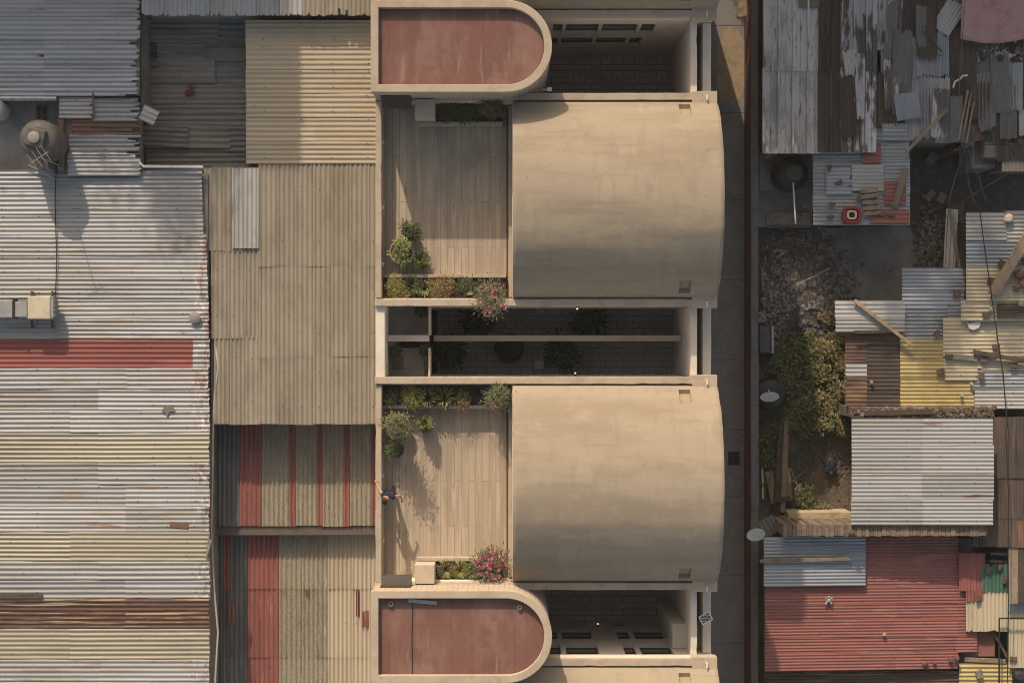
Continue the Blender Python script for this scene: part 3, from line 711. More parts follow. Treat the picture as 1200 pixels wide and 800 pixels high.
for i, (y0, y1, kd, xr) in enumerate(rows):
    zz = ZA + (.015 if i % 2 else 0) + (.012 if kd in ('redband', 'yellow', 'rust') else 0)
    if y0 < 395: parts = [(-60, 67), (64, xr)]
    elif kd == 'redband': parts = [(-60, xr)]
    else: parts = [(-60, R.choice((85, 118, 150))), None]; parts[1] = (parts[0][1] - 3, xr)
    for j, (xa, xb) in enumerate(parts):
        corr(A, (xa, y0, xb + R.uniform(-.8, .8), y1), zz + .01 * j, kd, 'h', pitch=.166, amp=.0165 * R.uniform(.85, 1.15), rot=R.uniform(-.22, .22), screws=3 if xb - xa > 80 else 2,
             torn=.02 if xb > 200 else 0)
corr(A, (222, 396, 246, 431), ZA + .004, 'whiteedge', 'h', amp=.019, torn=.02)
# things on the warehouse roof
c = P(47, 361, 7.2)
ac = thing('air_cooler', 'boxy beige air cooler with grey duct on steel legs on the warehouse roof', 'air cooler', (c.x, c.y, ZA))
pbox(MB(), (32, 347, 59, 374), 6.9, 7.45).build('cooler_box', coolm, ac, bevel=.05, seg=3)
mb = MB(); pbox(mb, (59.3, 349, 62.5, 372), 6.95, 7.4)
for k in range(4): pbox(mb, (60, 350.5 + k * 5.6, 64, 353.5 + k * 5.6), 6.95, 7.35)
mb.build('side_grille', ductm, ac)
pbox(MB(), (-30, 352, 14.5, 372), 6.95, 7.38).build('duct', ductm, ac, bevel=.02)
pbox(MB(), (17, 353, 31.7, 371.5), 6.97, 7.36).build('duct', ductm, ac, bevel=.02)
pbox(MB(), (14.6, 350.5, 16.9, 373), 6.93, 7.4).build('duct_collar', blackm, ac)
mb = MB()
for x in (37, 61):
    a, b = P(x, 341, 6.9), P(x, 384, 6.9); mb.box(a.x - .035, a.x + .035, b.y, a.y, 6.83, 6.9)
    for y in (343, 382): d_ = P(x, y, 6.9); mb.box(d_.x - .03, d_.x + .03, d_.y - .03, d_.y + .03, ZA + .01, 6.83)
mb.build('stand', mk('rusty_stand', (.10, .06, .045), [((.2, .12, .08), 8, .5, .65, .7)], .85), ac)
c = P(228, 372, ZA + .2)
MB().lathe((c.x, c.y, ZA - .02), [(.14, 0), (.14, .16), (.20, .17), (.205, .2), (.1, .24), (.01, .25)], 20).build('roof_vent', mk('vent_cap', (.24, .21, .18), [((.16, .14, .12), 6, .5, .65, .7)], .8), None, smooth=False, label='round grey roof vent cap near the red stained edge of the warehouse roof', cat='roof vent')
c = P(198, 480, ZA)
mb = MB(); pts = [(c.x + .23 * math.cos(a), c.y - .05 + .2 * math.sin(a)) for a in [i * PI / 8 for i in range(9)]]
pts = [(x + .0, y) for x, y in pts] + [(c.x - .12, c.y - .1), (c.x - .05, c.y - .26), (c.x + .02, c.y - .08)]
mb.prism(pts, ZA + .05, ZA + .09).build('metal_scrap', mk('scrap', (.16, .14, .12), [], .8), None, label='grey half-round metal scrap lying on the white warehouse sheets', cat='scrap')
for nm, pth, lb in (('roof_wire', ((66, 195), (64.5, 235), (65.5, 270), (66.5, 310), (65, 345)), 'thin dark wire draped down the warehouse roof from the tank yard'),):
    MB().tube([P(x, y, ZA + .1) for x, y in pth], .018, 5).build(nm, blackm, label=lb, cat='wire')
plank('paint_scrap', 'brown metal offcut lying near the eaves of the warehouse roof', 'scrap', (199, 614), (221, 616), ZA + .035, .2, .01, cm('rust', 'h'))
plank('roof_batten', 'dark batten stuck under the rust-brown band of the warehouse roof', 'batten', (-20, 698), (50, 698), ZA + .04, .16, .04, wooddark)

# north-west roofs in shade
B = building('workshop', 'blue-grey tin workshop in shade above the tank yard', 'workshop', (-60, -60, 164, 114), 6.9)
sheets(B, (-60, -40, 165, 47), 6.92, 'h', 29, 110, ['galv', 'galv', 'blue'], amp=.019, torn=.10, screws=2)
sheets(B, (-60, 46, 163, 113), 6.9, 'h', 33, 112, ['blue', 'galv', 'blue'], amp=.019, torn=.2, screws=2)
MB().tube([P(-60, 115.5, 6.95), P(66, 116, 6.95)], .09, 8).build('ridge_pipe', steel, B)
B2 = building('lean_to', 'patched rusty lean-to below the blue-grey workshop, east of the grey tank', 'lean-to', (72, 114, 165, 204), 6.74)
for rc, kd, dz, tn in (((69, 114, 110, 139), 'pale', .09, .06), ((108, 115, 164, 142), 'galv', .07, .22), ((84, 138, 166, 160), 'rust', .02, .2),
                       ((80, 156, 166, 182), 'galv', .04, .22), ((79, 180, 166, 206), 'pale', .03, .1), ((96, 146, 166, 206), 'darkrust', -.02, .15)):
    corr(B2, rc, 6.74 + dz, kd, 'h', amp=.03, torn=tn, screws=1)
MB().tube([P(109, 109, 6.98), P(110, 140, 6.95)], .035, 6).build('edge_bar', cm('rust', 'v'), B2)
# tank yard
ty = thing('tank_yard', 'dark flat concrete roof carrying the grey water tank', 'flat roof', (P(20, 165, 5).x, P(0, 165, 5).y, 0))
pbox(MB(), (-60, 112, 71, 203), 0, 6.0).build('wall', concr, ty)
pbox(MB(), (68, 140, 74, 203), 6.001, 6.9).build('edge_post', mk('old_post', (.16, .10, .075), [((.3, .22, .14), 4, .5, .64, .8)], .9, (20, .01)), ty)
pbox(MB(), (-60, 199, 70, 202.5), 6.001, 6.35).build('curb', concr, ty, bevel=.02)
for x in (45, 52): plank('joist', None, None, (x, 124), (x, 150), 6.002, .12, .1, wooddark, parent=ty)
c = P(47, 165, 7.7); c2 = P(46, 164, 5.3)
cx_, cy_ = -16.3, 6.95
tk = thing('water_tank', 'grey domed plastic water tank with a raised lid in the shaded north-west', 'water tank', (cx_, cy_, 6.0))
MB().prism([(cx_ + .66 * math.cos(i * PI / 4), cy_ + .66 * math.sin(i * PI / 4)) for i in range(8)], 6.001, 6.7).build('plinth', concr, tk)
MB().lathe((cx_, cy_, 6.7), [(.66, 0), (.69, .1), (.69, .45), (.66, .5), (.69, .55), (.69, .95), (.66, 1.0), (.69, 1.05), (.69, 1.45), (.65, 1.56), (.52, 1.66), (.45, 1.7), (.4, 1.71)], 40).build('tank_body', tankg, tk, smooth=True)
MB().prism([(cx_ - .04 + .46 * math.cos(a + .5), cy_ + .03 + .46 * math.sin(a + .5)) for a in [i * PI / 2 for i in range(4)]], 8.36, 8.64).build('shoulder_plate', tankg, tk, bevel=.06, seg=3)
MB().lathe((cx_ - .05, cy_ + .03, 8.641), [(.2, 0), (.21, .05), (.2, .1), (.1, .13), (.01, .135)], 28).build('lid', mk('tank_lid', (.25, .225, .19), [], .6), tk, bevel=.01)
MB().tube([(cx_ + .1, cy_ - .62, 7.9), (cx_ + .12, cy_ - .85, 8.0), (cx_ + .1, cy_ - .95, 6.0)], .025, 6).tube([(cx_ + .25, cy_ - .6, 7.9), (cx_ + .2, cy_ - .98, 7.95), (cx_ + .2, cy_ - 1.0, 6.0)], .02, 6).build('pipe', steel, tk)
an0 = thing('tv_antenna', 'thin TV antenna mast standing south of the grey water tank', 'antenna', (cx_ + .35, cy_ - .75, 6.0))
MB().tube([(cx_ + .35, cy_ - .75, 6.0), (cx_ + .35, cy_ - .75, 9.6)], .022, 6).build('mast', ductm, an0)
MB().tube([(cx_ + .05, cy_ - .95, 9.5), (cx_ + .65, cy_ - .55, 9.5)], .014, 5).build('boom', ductm, an0)
for k in range(4):
    bx_, by_ = cx_ + .12 + k * .15, cy_ - .9 + k * .1
    MB().tube([(bx_ - .18, by_ + .27, 9.52), (bx_ + .18, by_ - .27, 9.52)], .009, 5).build('rod', ductm, an0)
c = P(5, 130, 6.3)
MB().lathe((c.x - .15, c.y, 6.0), [(.3, 0), (.34, .1), (.36, 1.1), (.33, 1.3), (.2, 1.36), (.01, 1.38)], 24).build('white_barrel', mk('white_barrel', (.50, .50, .50), [((.35, .32, .3), 4, .5, .64, .7)], .6), None, smooth=True, label='white plastic barrel at the edge of the tank yard, under the workshop eaves', cat='barrel')
plank('thin_pole', 'thin pale pole lying across the corner of the tank yard', 'pole', (33, 193), (62, 209), 6.75, .04, .04, steel)
# narrow gutter post, top strip, dark roof, pale roof
pbox(MB(), (165, 14, 172, 130), 0, 6.3).build('gutter_wall', walltop, None, label='narrow dark wall between the blue-grey workshop and the dark patched roof', cat='wall')
TS = building('tin_shed', 'grey ribbed tin shed cut by the top of the photo, west of the red tower', 'shed', (166, -70, 436, 18), 7.1)
sheets(TS, (166, -60, 436, 19), 7.1, 'v', 27, 95, lambda i, j: ['galv', 'galv', 'blue', 'galv', 'blue', 'galv', 'pale', 'beige', 'beige', 'beige'][i % 10], amp=.026, torn=.05)
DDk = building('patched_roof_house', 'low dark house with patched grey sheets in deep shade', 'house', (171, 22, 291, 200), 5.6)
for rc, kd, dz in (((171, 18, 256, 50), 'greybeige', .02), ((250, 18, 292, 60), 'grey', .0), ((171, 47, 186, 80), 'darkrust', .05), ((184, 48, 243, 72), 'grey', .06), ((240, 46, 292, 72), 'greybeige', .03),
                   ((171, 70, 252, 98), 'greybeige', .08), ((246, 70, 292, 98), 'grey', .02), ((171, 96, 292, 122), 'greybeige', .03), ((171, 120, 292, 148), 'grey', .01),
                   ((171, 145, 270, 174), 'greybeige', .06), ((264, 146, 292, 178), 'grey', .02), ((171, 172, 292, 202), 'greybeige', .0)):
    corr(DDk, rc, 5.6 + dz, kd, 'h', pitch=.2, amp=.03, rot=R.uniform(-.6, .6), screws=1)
mb = MB(); c = P(222, 107, 5.75)
mb.box(c.x - .17, c.x + .17, c.y - .13, c.y + .02, 5.72, 5.76).box(c.x + .0, c.x + .1, c.y, c.y + .3, 5.72, 5.77, 0, .2).chunk((c.x, c.y - .05, 5.78), .12)
mb.build('red_rag', redcloth, None, bevel=.02, label='crumpled red rag on the dark patched roof', cat='rag')
corr(None, (165, 126, 184, 144), 6.72, 'pale', 'h', amp=.03, rot=-25, name='loose_sheet', label='small bent pale sheet at the north-east corner of the rusty lean-to', cat='metal sheet')
corr(None, (166, 148, 220, 172), 5.76, 'greybeige', 'h', pitch=.2, amp=.03, rot=-3, name='loose_sheet', label='loose grey-beige sheet lying askew on the dark patched roof', cat='metal sheet')
MB().tube([P(163, 190, 6.8), P(168, 195, 6.8), P(238, 196, 6.8)], .05, 6).build('drain_pipe', whitep, None, label='white pipe along the top edge of the warehouse roof', cat='pipe')
DL = building('pale_roof_house', 'house with a tan roof of east-west ribs, half in leafy shade', 'house', (289, 24, 450, 191), 6.4)
sheets(DL, (288, 24, 452, 192), 6.42, 'h', 28, 82, 'sand', amp=.021, pitch=.17, screws=2)
# large beige fibre-cement roof
ZE = 6.35
E = building('beige_roof_house', 'house with the wide beige roof of north-south ribs beside the terraces', 'house', (243, 190, 450, 495), ZE)
for (xa, xb, ys) in ((239, 306, (196, 291, 393, 497)), (303, 452, (190, 309, 415, 497))):
    for j in range(3):
        sheets(E, (xa + (8 if xa < 250 and j > 0 else 0) + (4 if xa < 250 and j > 1 else 0), ys[j], xb, ys[j + 1] + (3 if j < 2 else 0)), ZE + .014 * (2 - j), 'v', 21, 400, 'beige', amp=.026, pitch=.165, screws=2)
corr(E, (272, 197, 303, 291), ZE + .12, 'pale', 'v', amp=.027, screws=1, name='roof_sheet', label='pale grey replacement sheet')
# gutter lane between the warehouse and its neighbours
g = P(251, 400, 5.9)
plank('gutter_trough', 'pale metal gutter trough lying in the gap beside the beige roof', 'gutter', (250, 296), (253.5, 404), 6.2, .16, .08, steel)
MB().tube([P(x, y, 6.35) for x, y in ((252, 404), (256, 430), (252, 455), (249.5, 500), (249, 560), (247.5, 620), (251, 690), (255.5, 740), (252, 800), (251, 815))], .04, 6).build('white_hose', mk('hose', (.38, .33, .28), [], .7), None, smooth=True, label='long pale hose snaking down the gap east of the warehouse', cat='hose')
MB().tube([P(247, 632, 6.7), P(242, 652, 6.7)], .05, 6).tube([P(245, 628, 6.7), P(243, 640, 6.7)], .03, 6).build('pipe_stub', steel, None, label='short pipe stub at the warehouse eaves beside the hose', cat='pipe')
# two striped roofs south of it
F = building('red_striped_house', 'house with brown-grey roof and thin red stripes, half in shade of the beige roof', 'house', (252, 497, 452, 613), 4.9)
for xa, xb, kd in ((250, 283, 'grey'), (281, 309, 'red'), (307, 341, 'moss'), (339, 349, 'red'), (347, 374, 'moss'), (372, 381, 'red'), (378, 405, 'moss'), (403, 412, 'red'), (410, 437, 'moss'), (435, 458, 'red')):
    corr(F, (xa, 490, xb, 528), 4.95, kd, 'v', pitch=.17, amp=.032)
    corr(F, (xa, 524, xb + R.uniform(-.5, .5), 616 + R.uniform(-1, 1)), 4.92, kd, 'v', pitch=.17, amp=.032, screws=2)
pbox(MB(), (248, 613, 458, 627), 0, 4.85).build('ridge_wall', mk('brown_wall', (.13, .105, .085), [((.09, .07, .06), 3, .45, .66, .7)], .95, (25, .006)), None, bevel=.02, label='dark brown wall between the red striped roof and the red banded roof', cat='wall')
G = building('red_banded_house', 'house with one broad red band between dark and beige ribbed sheets', 'house', (252, 627, 452, 820), 4.2)
for xa, xb, k1, k2 in ((248, 263, 'grey', 'grey'), (261, 271, 'red', 'grey'), (269, 292, 'grey', 'grey'), (290, 329, 'red', 'red'), (327, 356, 'moss', 'moss'), (354, 386, 'moss', 'moss'), (384, 414, 'sand', 'sand'), (412, 442, 'sand', 'sand'), (440, 460, 'sand', 'sand')):  # west grey columns: dark sheets with the warehouse shadow also in their colour
    corr(G, (xa, 627, xb, 690), 4.25, k1, 'v', pitch=.17, amp=.03, screws=1)
    corr(G, (xa, 687, xb, 770), 4.23, k2, 'v', pitch=.17, amp=.03, screws=1)
    corr(G, (xa, 767, xb, 830), 4.21, k2, 'v', pitch=.17, amp=.03)
# patches of leftover red paint on the sheets: thin scraps of sheet
for i, (rc, lb) in enumerate((((358, 690, 362, 700), 'smallest red strip on the beige ribs'), ((417, 690, 421, 722), 'long thin red strip on the beige ribs'), ((424, 715, 432, 735), 'short red patch near the east edge of the beige ribs'), ((267, 704, 276, 732), 'dark red patch on the shaded grey ribs'))):
    corr(None, rc, 4.272, 'red', 'v', pitch=.17, amp=.03, name='sheet_patch', label=lb + ' of the red banded house', cat='metal patch', torn=.02)

# ------------------------------------------------------------------ east: patched shacks
SH = 'tin shacks east of the street'
S1 = building('tin_shack', 'shack with broad white ribs and peeling paint in the north-east shade', 'shack', (893, -60, 1026, 178), 3.2, group=SH)
for (xa, xb, kd) in ((893, 961, 'ribpale'), (958, 986, 'darkrust'), (984, 1027, 'peel')):
    corr(S1, (xa + 1, -40, xb + 1, 84), 3.24, kd, 'v', pitch=.49, amp=.075, prof='trap', screws=2)
    corr(S1, (xa, 80, xb, 178 + R.uniform(-2, 3)), 3.2, kd, 'v', pitch=.49, amp=.075, prof='trap', screws=2)
pbox(MB(), (936, -6, 962, 9), 3.32, 3.35).build('cardboard_scrap', mk('card', (.19, .16, .13), [((.12, .1, .08), 8, .5, .62, .7)], .95), None, label='brown board scrap on top of the white ribbed shack', cat='board')
S2 = building('patched_shack', 'shack roofed with a jumble of small grey and pale sheets in deep shade', 'shack', (1028, -40, 1128, 168), 2.9, group=SH)
for rc, kd, dz, rt, dd in (((1026, -20, 1064, 60), 'peel', .06, 0, 'v'), ((1032, 56, 1062, 116), 'pale', .04, 0, 'v'), ((1020, 84, 1052, 150), 'darkrust', .12, 0, 'v'), ((1058, -20, 1106, 44), 'darkrust', .1, 0, 'v'),
                           ((1058, 40, 1080, 90), 'pale', .1, 24, 'v'), ((1075, 36, 1106, 66), 'blue', .18, 0, 'v'), ((1074, 64, 1104, 90), 'galv', .15, 0, 'v'), ((1060, 84, 1080, 165), 'pale', .03, 0, 'v'),
                           ((1077, 88, 1098, 163), 'galv', .08, 0, 'v'), ((1096, 88, 1113, 168), 'pale', .05, 0, 'v'), ((1100, 0, 1124, 40), 'pale', .22, -33, 'v'), ((1104, 40, 1112, 90), 'galv', .1, 0, 'v'),
                           ((1108, 30, 1130, 150), 'darkrust', .0, 0, 'v'), ((1110, 112, 1128, 168), 'grey', .08, 0, 'v')):
    corr(S2, rc, 2.9 + dz, kd, dd, pitch=.12, amp=.018, rot=rt, torn=.04, bend=.03)
corr(None, (1049, 109, 1078, 140), 3.25, 'blue', 'v', pitch=.13, amp=.012, rot=9, name='loose_sheet', label='square blue-grey sheet tilted on the pale sheets of the jumbled shack', cat='metal sheet')
plank('wood_beam', 'long wooden beam sloping from the jumbled shack to the blue-grey roof', 'beam', (1110, 128), (1062, 178), 3.35, .12, .09, wood)
plank('wood_beam', 'thin dark rod lying across the blue-grey sheets of the jumbled shack', 'rod', (1081, 37), (1104, 61), 3.3, .05, .05, wooddark)
for (par, bx0, by0, bx1, by1, zz, nn) in ((S1, 962, 0, 1022, 170, 3.36, 3), (S2, 1030, 0, 1124, 164, 3.12, 9)):
    for q in range(nn):
        w1, h1 = R.uniform(12, 24), R.uniform(38, 80); px, py = R.uniform(bx0, bx1 - w1), R.uniform(by0, by1 - h1)
        corr(par, (px, py, px + w1, py + h1), zz + R.uniform(0, .12), R.choice(('grey', 'peel', 'galv', 'pale', 'darkrust', 'grey', 'darkrust')), 'v', pitch=.12, amp=.02, rot=R.choice((0, 0, R.uniform(-4, 4), R.uniform(-9, 9))), torn=.06, bend=.05)
# tarp
mb = MB(); t0 = P(1127, 46, 3.5); n1, n2 = 26, 18; vs = []
for i in range(n1 + 1):
    for j in range(n2 + 1):
        u, v = i / n1, j / n2
        x, y = P(1127 + u * 95, -12 + v * (57 + 5 * math.sin(u * 4)), 3.5).xy
        vs.append((x, y, 3.5 - .22 * v * v + .11 * nz(u * 7 + v * 2, v * 3) + .05 * nz(u * 13, v * 9, 4)))
fs = [(i * (n2 + 1) + j, i * (n2 + 1) + j + 1, (i + 1) * (n2 + 1) + j + 1, (i + 1) * (n2 + 1) + j) for i in range(n1) for j in range(n2)]
mb.add(vs, fs).build('pink_tarp', tarp, None, smooth=True, solid=.01, label='faded pink tarp stretched over the top right corner', cat='tarp')
S4 = building('rusty_shack', 'dark rusty shack below the pink tarp', 'shack', (1128, -20, 1230, 188), 2.8, group=SH)
for rc, kd, dz in (((1126, 30, 1148, 150), 'darkrust', .03), ((1145, 40, 1178, 92), 'grey', .05), ((1145, 86, 1174, 126), 'galv', .1), ((1172, 36, 1230, 110), 'darkrust', .04), ((1168, 100, 1230, 190), 'darkrust', .0),
                   ((1138, 122, 1186, 166), 'darkrust', .03), ((1126, 146, 1142, 172), 'grey', .02), ((1194, 128, 1230, 160), 'pale', .1)):
    corr(S4, rc, 2.8 + dz, kd, 'v', pitch=.13, amp=.016, torn=.05, bend=.03)
tr = thing('concrete_trough', 'rough concrete wash trough below the rusty shack, beside the cable bundle', 'trough', (P(1153, 180, 2.3).x, P(0, 180, 2.3).y, 0))
pbox(MB(), (1139, 163, 1167, 197), 0, 2.1).build('tub', concr, tr, bevel=.05)
pbox(MB(), (1142, 166, 1164, 193), 2.101, 2.11).build('basin_floor', mk('wet_concrete', (.13, .12, .105), [((.2, .18, .16), 5, .5, .66, .7)], .8, (20, .008)), tr)
S4c = building('beige_lean_to', 'small lean-to with beige ribs and bricks on it at the right edge', 'lean-to', (1175, 158, 1230, 200), 2.7)
corr(S4c, (1174, 158, 1230, 201), 2.72, 'sand', 'v', pitch=.14, amp=.02, screws=1)
for i, (x, y, r_, lb) in enumerate(((1181, 161, 10, 'square grey-brown block'), (1185, 172, 60, 'leaning dark brick'), (1195, 167, 90, 'upright dark brick'))):
    brickat(lb + ' on the small beige lean-to', x, y, 2.76, r_, mat=brickred if i else stone)
# junk strewn over the rusty and jumbled roofs
for i, (x, y, r, lb, m_) in enumerate(((1151, 68, .14, 'dark round tyre-like lump', tankb), (1172, 69, .15, 'dark bucket-like lump', tankb), (1183, 66, .12, 'pale lump', rubC))):
    stoneat(lb + ' in the junk on the rusty shack below the tarp', x, y, 2.92, r, m_, 'roof_junk', 'junk', 'junk on the rusty shack')
for q in range(7):
    w1, h1 = R.uniform(12, 24), R.uniform(36, 80); px, py = R.uniform(1128, 1186), R.uniform(48, 110)
    corr(S4, (px, py, px + w1, py + h1), 2.92 + R.uniform(0, .1), R.choice(('grey', 'galv', 'darkrust', 'grey', 'darkrust')), 'v', pitch=.12, amp=.02, rot=R.choice((0, R.uniform(-3, 3), R.uniform(-8, 8))), torn=.06, bend=.05)
mb = MB()
for k in range(70):
    c = P(R.uniform(1145, 1200), R.gauss(62, 5), 2.9); mb.chunk((c.x, c.y, 2.93), R.uniform(.03, .08), R.choice((0, 1, 1, 2)))
mb.build('roof_rubbish', [rubA, rubB, rubC], kind='stuff', label='scattered small rubbish on the rusty shack below the tarp', cat='rubbish')
MB().tube([P(x, y, 3.1) for x, y in ((1117, 103), (1119, 96), (1126, 92), (1128, 89), (1134, 88.5))], .035, 6).build('white_rag_rope', whitep, None, label='twisted white rope on the dark ribs of the jumbled shack', cat='rope')
plank('wood_batten', 'pale batten lying level at the foot of the grey sheet of the rusty shack', 'batten', (1136, 123), (1155, 124), 2.95, .12, .05, wood)
for i, (a, b, w_, lb) in enumerate((((1123, 165), (1134, 106), .07, 'western'), ((1127, 167), (1138, 108), .07, 'middle'), ((1132, 168), (1141, 120), .06, 'eastern'))):
    plank('bamboo_pole', f'{lb} of three thin poles leaning together above the cable bundle', 'pole', a, b, 3.0, w_, .06, wood, group='leaning poles')
# blue-grey roof with clutter
S5 = building('blue_grey_shack', 'shack with blue-grey roof littered with a pallet, planks and a red tub', 'shack', (954, 147, 1066, 262), 2.9, group=SH)
sheets(S5, (953, 147, 1066, 264), 2.9, 'h', 20, 60, ['blue', 'blue', 'galv'], amp=.016, pitch=.15, screws=1)
for rc, kd, dz in (((963, 146, 1014, 168), 'pale', .09), ((1011, 165, 1033, 191), 'red', .1), ((998, 193, 1036, 224), 'pale', .08), ((968, 196, 998, 228), 'blue', .09), ((1036, 212, 1062, 240), 'red', .08), ((1020, 246, 1066, 262), 'red', .09), ((1034, 145, 1064, 165), 'blue', .12)):
    corr(S5, rc, 2.92 + dz, kd, 'h', amp=.016, pitch=.15, torn=.03)
c = P(998, 252, 3.1)
tb = thing('red_tub', 'bright red plastic tub with a cream rim and dark middle on the blue-grey roof', 'tub', (c.x, c.y, 2.98))
sq = lambda r, n=24: [(c.x + r * (abs(math.cos(a)) ** .6) * (1 if math.cos(a) > 0 else -1), c.y + r * .9 * (abs(math.sin(a)) ** .6) * (1 if math.sin(a) > 0 else -1)) for a in [i * 2 * PI / n for i in range(n)]]
MB().ring(sq(.36), sq(.24), 2.98, 3.2).build('tub_wall', redpl, tb, bevel=.03)
MB().prism(sq(.238), 2.98, 3.06).build('tub_floor', redpl, tb)
MB().ring(sq(.19), sq(.11), 3.061, 3.17).build('rim', yellpl, tb, bevel=.02)
MB().prism(sq(.105), 3.061, 3.1).build('drain', blackm, tb)
pl = thing('wooden_pallet', 'broken grey wooden pallet on the blue-grey roof beside the red tub', 'pallet', P(1019, 238, 2.98))
for k in range(5):
    plank('slat', None, None, (1008 + k * 1.0, 224.5 + k * 6.6), (1029 + k * 1.0, 222.5 + k * 6.6 + R.uniform(-1, 1)), 3.06, .155, .03, wood, parent=pl)
for k in range(2): plank('bearer', None, None, (1011 + k * 14, 223), (1015 + k * 14, 254), 2.98, .09, .07, wooddark, parent=pl)
plank('wood_plank', 'broad weathered plank leaning across the east edge of the blue-grey roof', 'plank', (1062, 197), (1048, 242), 3.05, .24, .05, wood)
for x, y, r_, lb in ((972, 197, 70, 'tilted brown brick near the west edge'), (983, 214, 20, 'rusty brick pair lying on a patch in the middle'), (975, 239, 0, 'upper dark brick in the west part'), (973, 254, 0, 'lower dark brick in the west part'),
                     (1006, 232, 55, 'slanted brown brick against the pallet'), (1034, 251, 10, 'reddish brick on the red patch'), (1044, 252, 0, 'pale brick on the red patch')):
    brickat(lb + ' of the blue-grey roof', x, y, 3.02, r_)
# black tank corner
c = P(928, 203, 2.0)
bt = thing('water_tank', 'black round water tank with a grey lid beside the blue-grey roof', 'water tank', (c.x, c.y, .9))
MB().lathe((c.x, c.y, .9), [(.64, 0), (.66, .1), (.66, .7), (.62, .9), (.5, 1.05), (.3, 1.12)], 36).build('tank_body', tankb, bt, smooth=True)
MB().lathe((c.x + .1, c.y + .02, 2.02), [(.31, 0), (.32, .04), (.3, .09), (.15, .11), (.01, .115)], 28).build('lid', mk('dusty_lid', (.105, .09, .075), [((.17, .15, .12), 5, .5, .66, .7)], .85), bt, bevel=.01)
MB().tube([P(929.5, 214, 2.14), P(931, 240, 2.14), P(932.5, 262, 2.14)], .03, 6).build('pipe', whitep, bt)
pbox(MB(), (888, 222, 952, 266), 0, .6).build('concrete_step', concr, None, bevel=.03, label='upper grey concrete step south of the black tank', cat='step')
pbox(MB(), (890, 178, 953, 223), 0, .88).build('tank_plinth', concr, None, bevel=.03, label='dark concrete plinth carrying the black round tank', cat='plinth')
pbox(MB(), (898, 249, 950, 264), .6, .8).build('stone_step', stone, None, bevel=.03, label='row of rough pale blocks on the step south of the black tank', cat='step')
an = thing('tv_antenna', 'small copper coloured TV antenna lying by the white ribbed shack', 'antenna', P(905, 178, 2.6))
MB().tube([P(898, 186, 2.6), P(910, 172, 2.6)], .02, 6).build('boom', woodpale, an)
for k in range(4): MB().tube([P(897.5 + k * 3.2, 179 - k * 2.6, 2.62), P(905 + k * 2.4, 185.5 - k * 3.4, 2.62)], .014, 5).build('rod', woodpale, an)
MB().tube([P(904, 178, .88), P(904, 178, 2.6)], .02, 6).build('mast', steel, an)
stoneat('pale boot-shaped stone on the plinth west of the black tank', 901, 196, .9, .16, mk('tan_stone', (.28, .2, .13), [], .9), group=None)
stoneat('small white stone by the pipe on the concrete step', 943, 243, .62, .08, rubC, group=None)
# concrete yard and rubble
pts = [P(x, y, .05) for x, y in ((962, 268), (1064, 264), (1080, 290), (1076, 372), (1010, 392), (996, 352), (985, 318), (966, 300))]
MB().prism([(q.x, q.y) for q in pts][::-1], -.05, .06).build('concrete_yard', concr, kind='structure')
pts = [P(x, y, .03) for x, y in ((1066, 170), (1215, 200), (1215, 250), (1130, 262), (1066, 268))]
MB().prism([(q.x, q.y) for q in pts][::-1], -.05, .03).build('dark_yard', mk('dark_dirt', (.10, .085, .075), [((.16, .138, .118), 3, .5, .66, .7)], .97, (14, .02)), kind='structure')
mb = MB()
for k in range(4200):
    px, py = R.gauss(940, 32), R.gauss(345, 38)
    if not (891 < px < 1012 and 268 < py < 435): continue
    if px > 985 and py < 290: continue
    hgt_ = .42 * math.exp(-((px - 935) / 42) ** 2 - ((py - 345) / 48) ** 2)
    c = P(px, py, hgt_); r = R.choice((.02, .03, .03, .04, .05, .06, .09, .13))
    mi = R.choices((0, 1, 2, 3), (5, 6, .35, .3))[0]
    if mi > 1: r = min(r, .06)
    if R.random() < .25: mb.box(c.x - r * 2, c.x + r * 2, c.y - r * .25, c.y + r * .25, hgt_, hgt_ + .04, mi, R.random() * 3)
    else: mb.chunk((c.x, c.y, hgt_ + r * .2), r, mi, R.uniform(.3, .7))
mb.build('rubble', [rubA, rubB, rubC, rubD], kind='stuff', label='heap of rubble and rubbish in the shaded yard', cat='rubble')
mb = MB(); c = P(938, 348, 0); n1 = 30; vs = []
for i in range(n1 + 1):
    for j in range(n1 + 1):
        u, v = (i / n1 - .5) * 2, (j / n1 - .5) * 2; r_ = max(0, 1 - math.hypot(u, v))
        vs.append((c.x + u * 1.9, c.y + v * 2.6, -.02 + .5 * (r_ * r_ * (3 - 2 * r_)) * (1 + .4 * nz(u * 4, v * 4))))
mb.add(vs, [(i * (n1 + 1) + j, (i + 1) * (n1 + 1) + j, (i + 1) * (n1 + 1) + j + 1, i * (n1 + 1) + j + 1) for i in range(n1) for j in range(n1)])
mb.build('rubble_mound', dirt, kind='structure', smooth=True)
for a, b, z1_, z2_, w_, m_, lb in (((905, 294), (926, 293), .5, .5, .1, wood, 'short pale plank level at the top of the rubble heap'), ((909, 302), (919, 296), .45, .5, .08, wood, 'short slanting plank near the top of the rubble heap'),
                                   ((902, 310), (903, 285), .3, .9, .16, wooddark, 'dark post leaning at the west edge of the rubble heap'), ((908, 286), (950, 295), .6, .6, .22, wooddark, 'dark round log at the north end of the rubble heap'),
                                   ((893, 314), (894, 342), .3, .3, .1, wood, 'narrow plank lying along the boundary wall'), ((910, 412), (935, 362), .5, .7, .2, wooddark, 'long dark beam across the south side of the rubble heap'),
                                   ((966, 305), (975, 318), .4, .3, .1, brickred, 'short rusty bar at the east edge of the rubble heap')):
    plank('scrap_wood', lb, 'plank', a, b, z1_, w_, .08, m_, z2=z2_, group='scrap wood on the rubble heap')
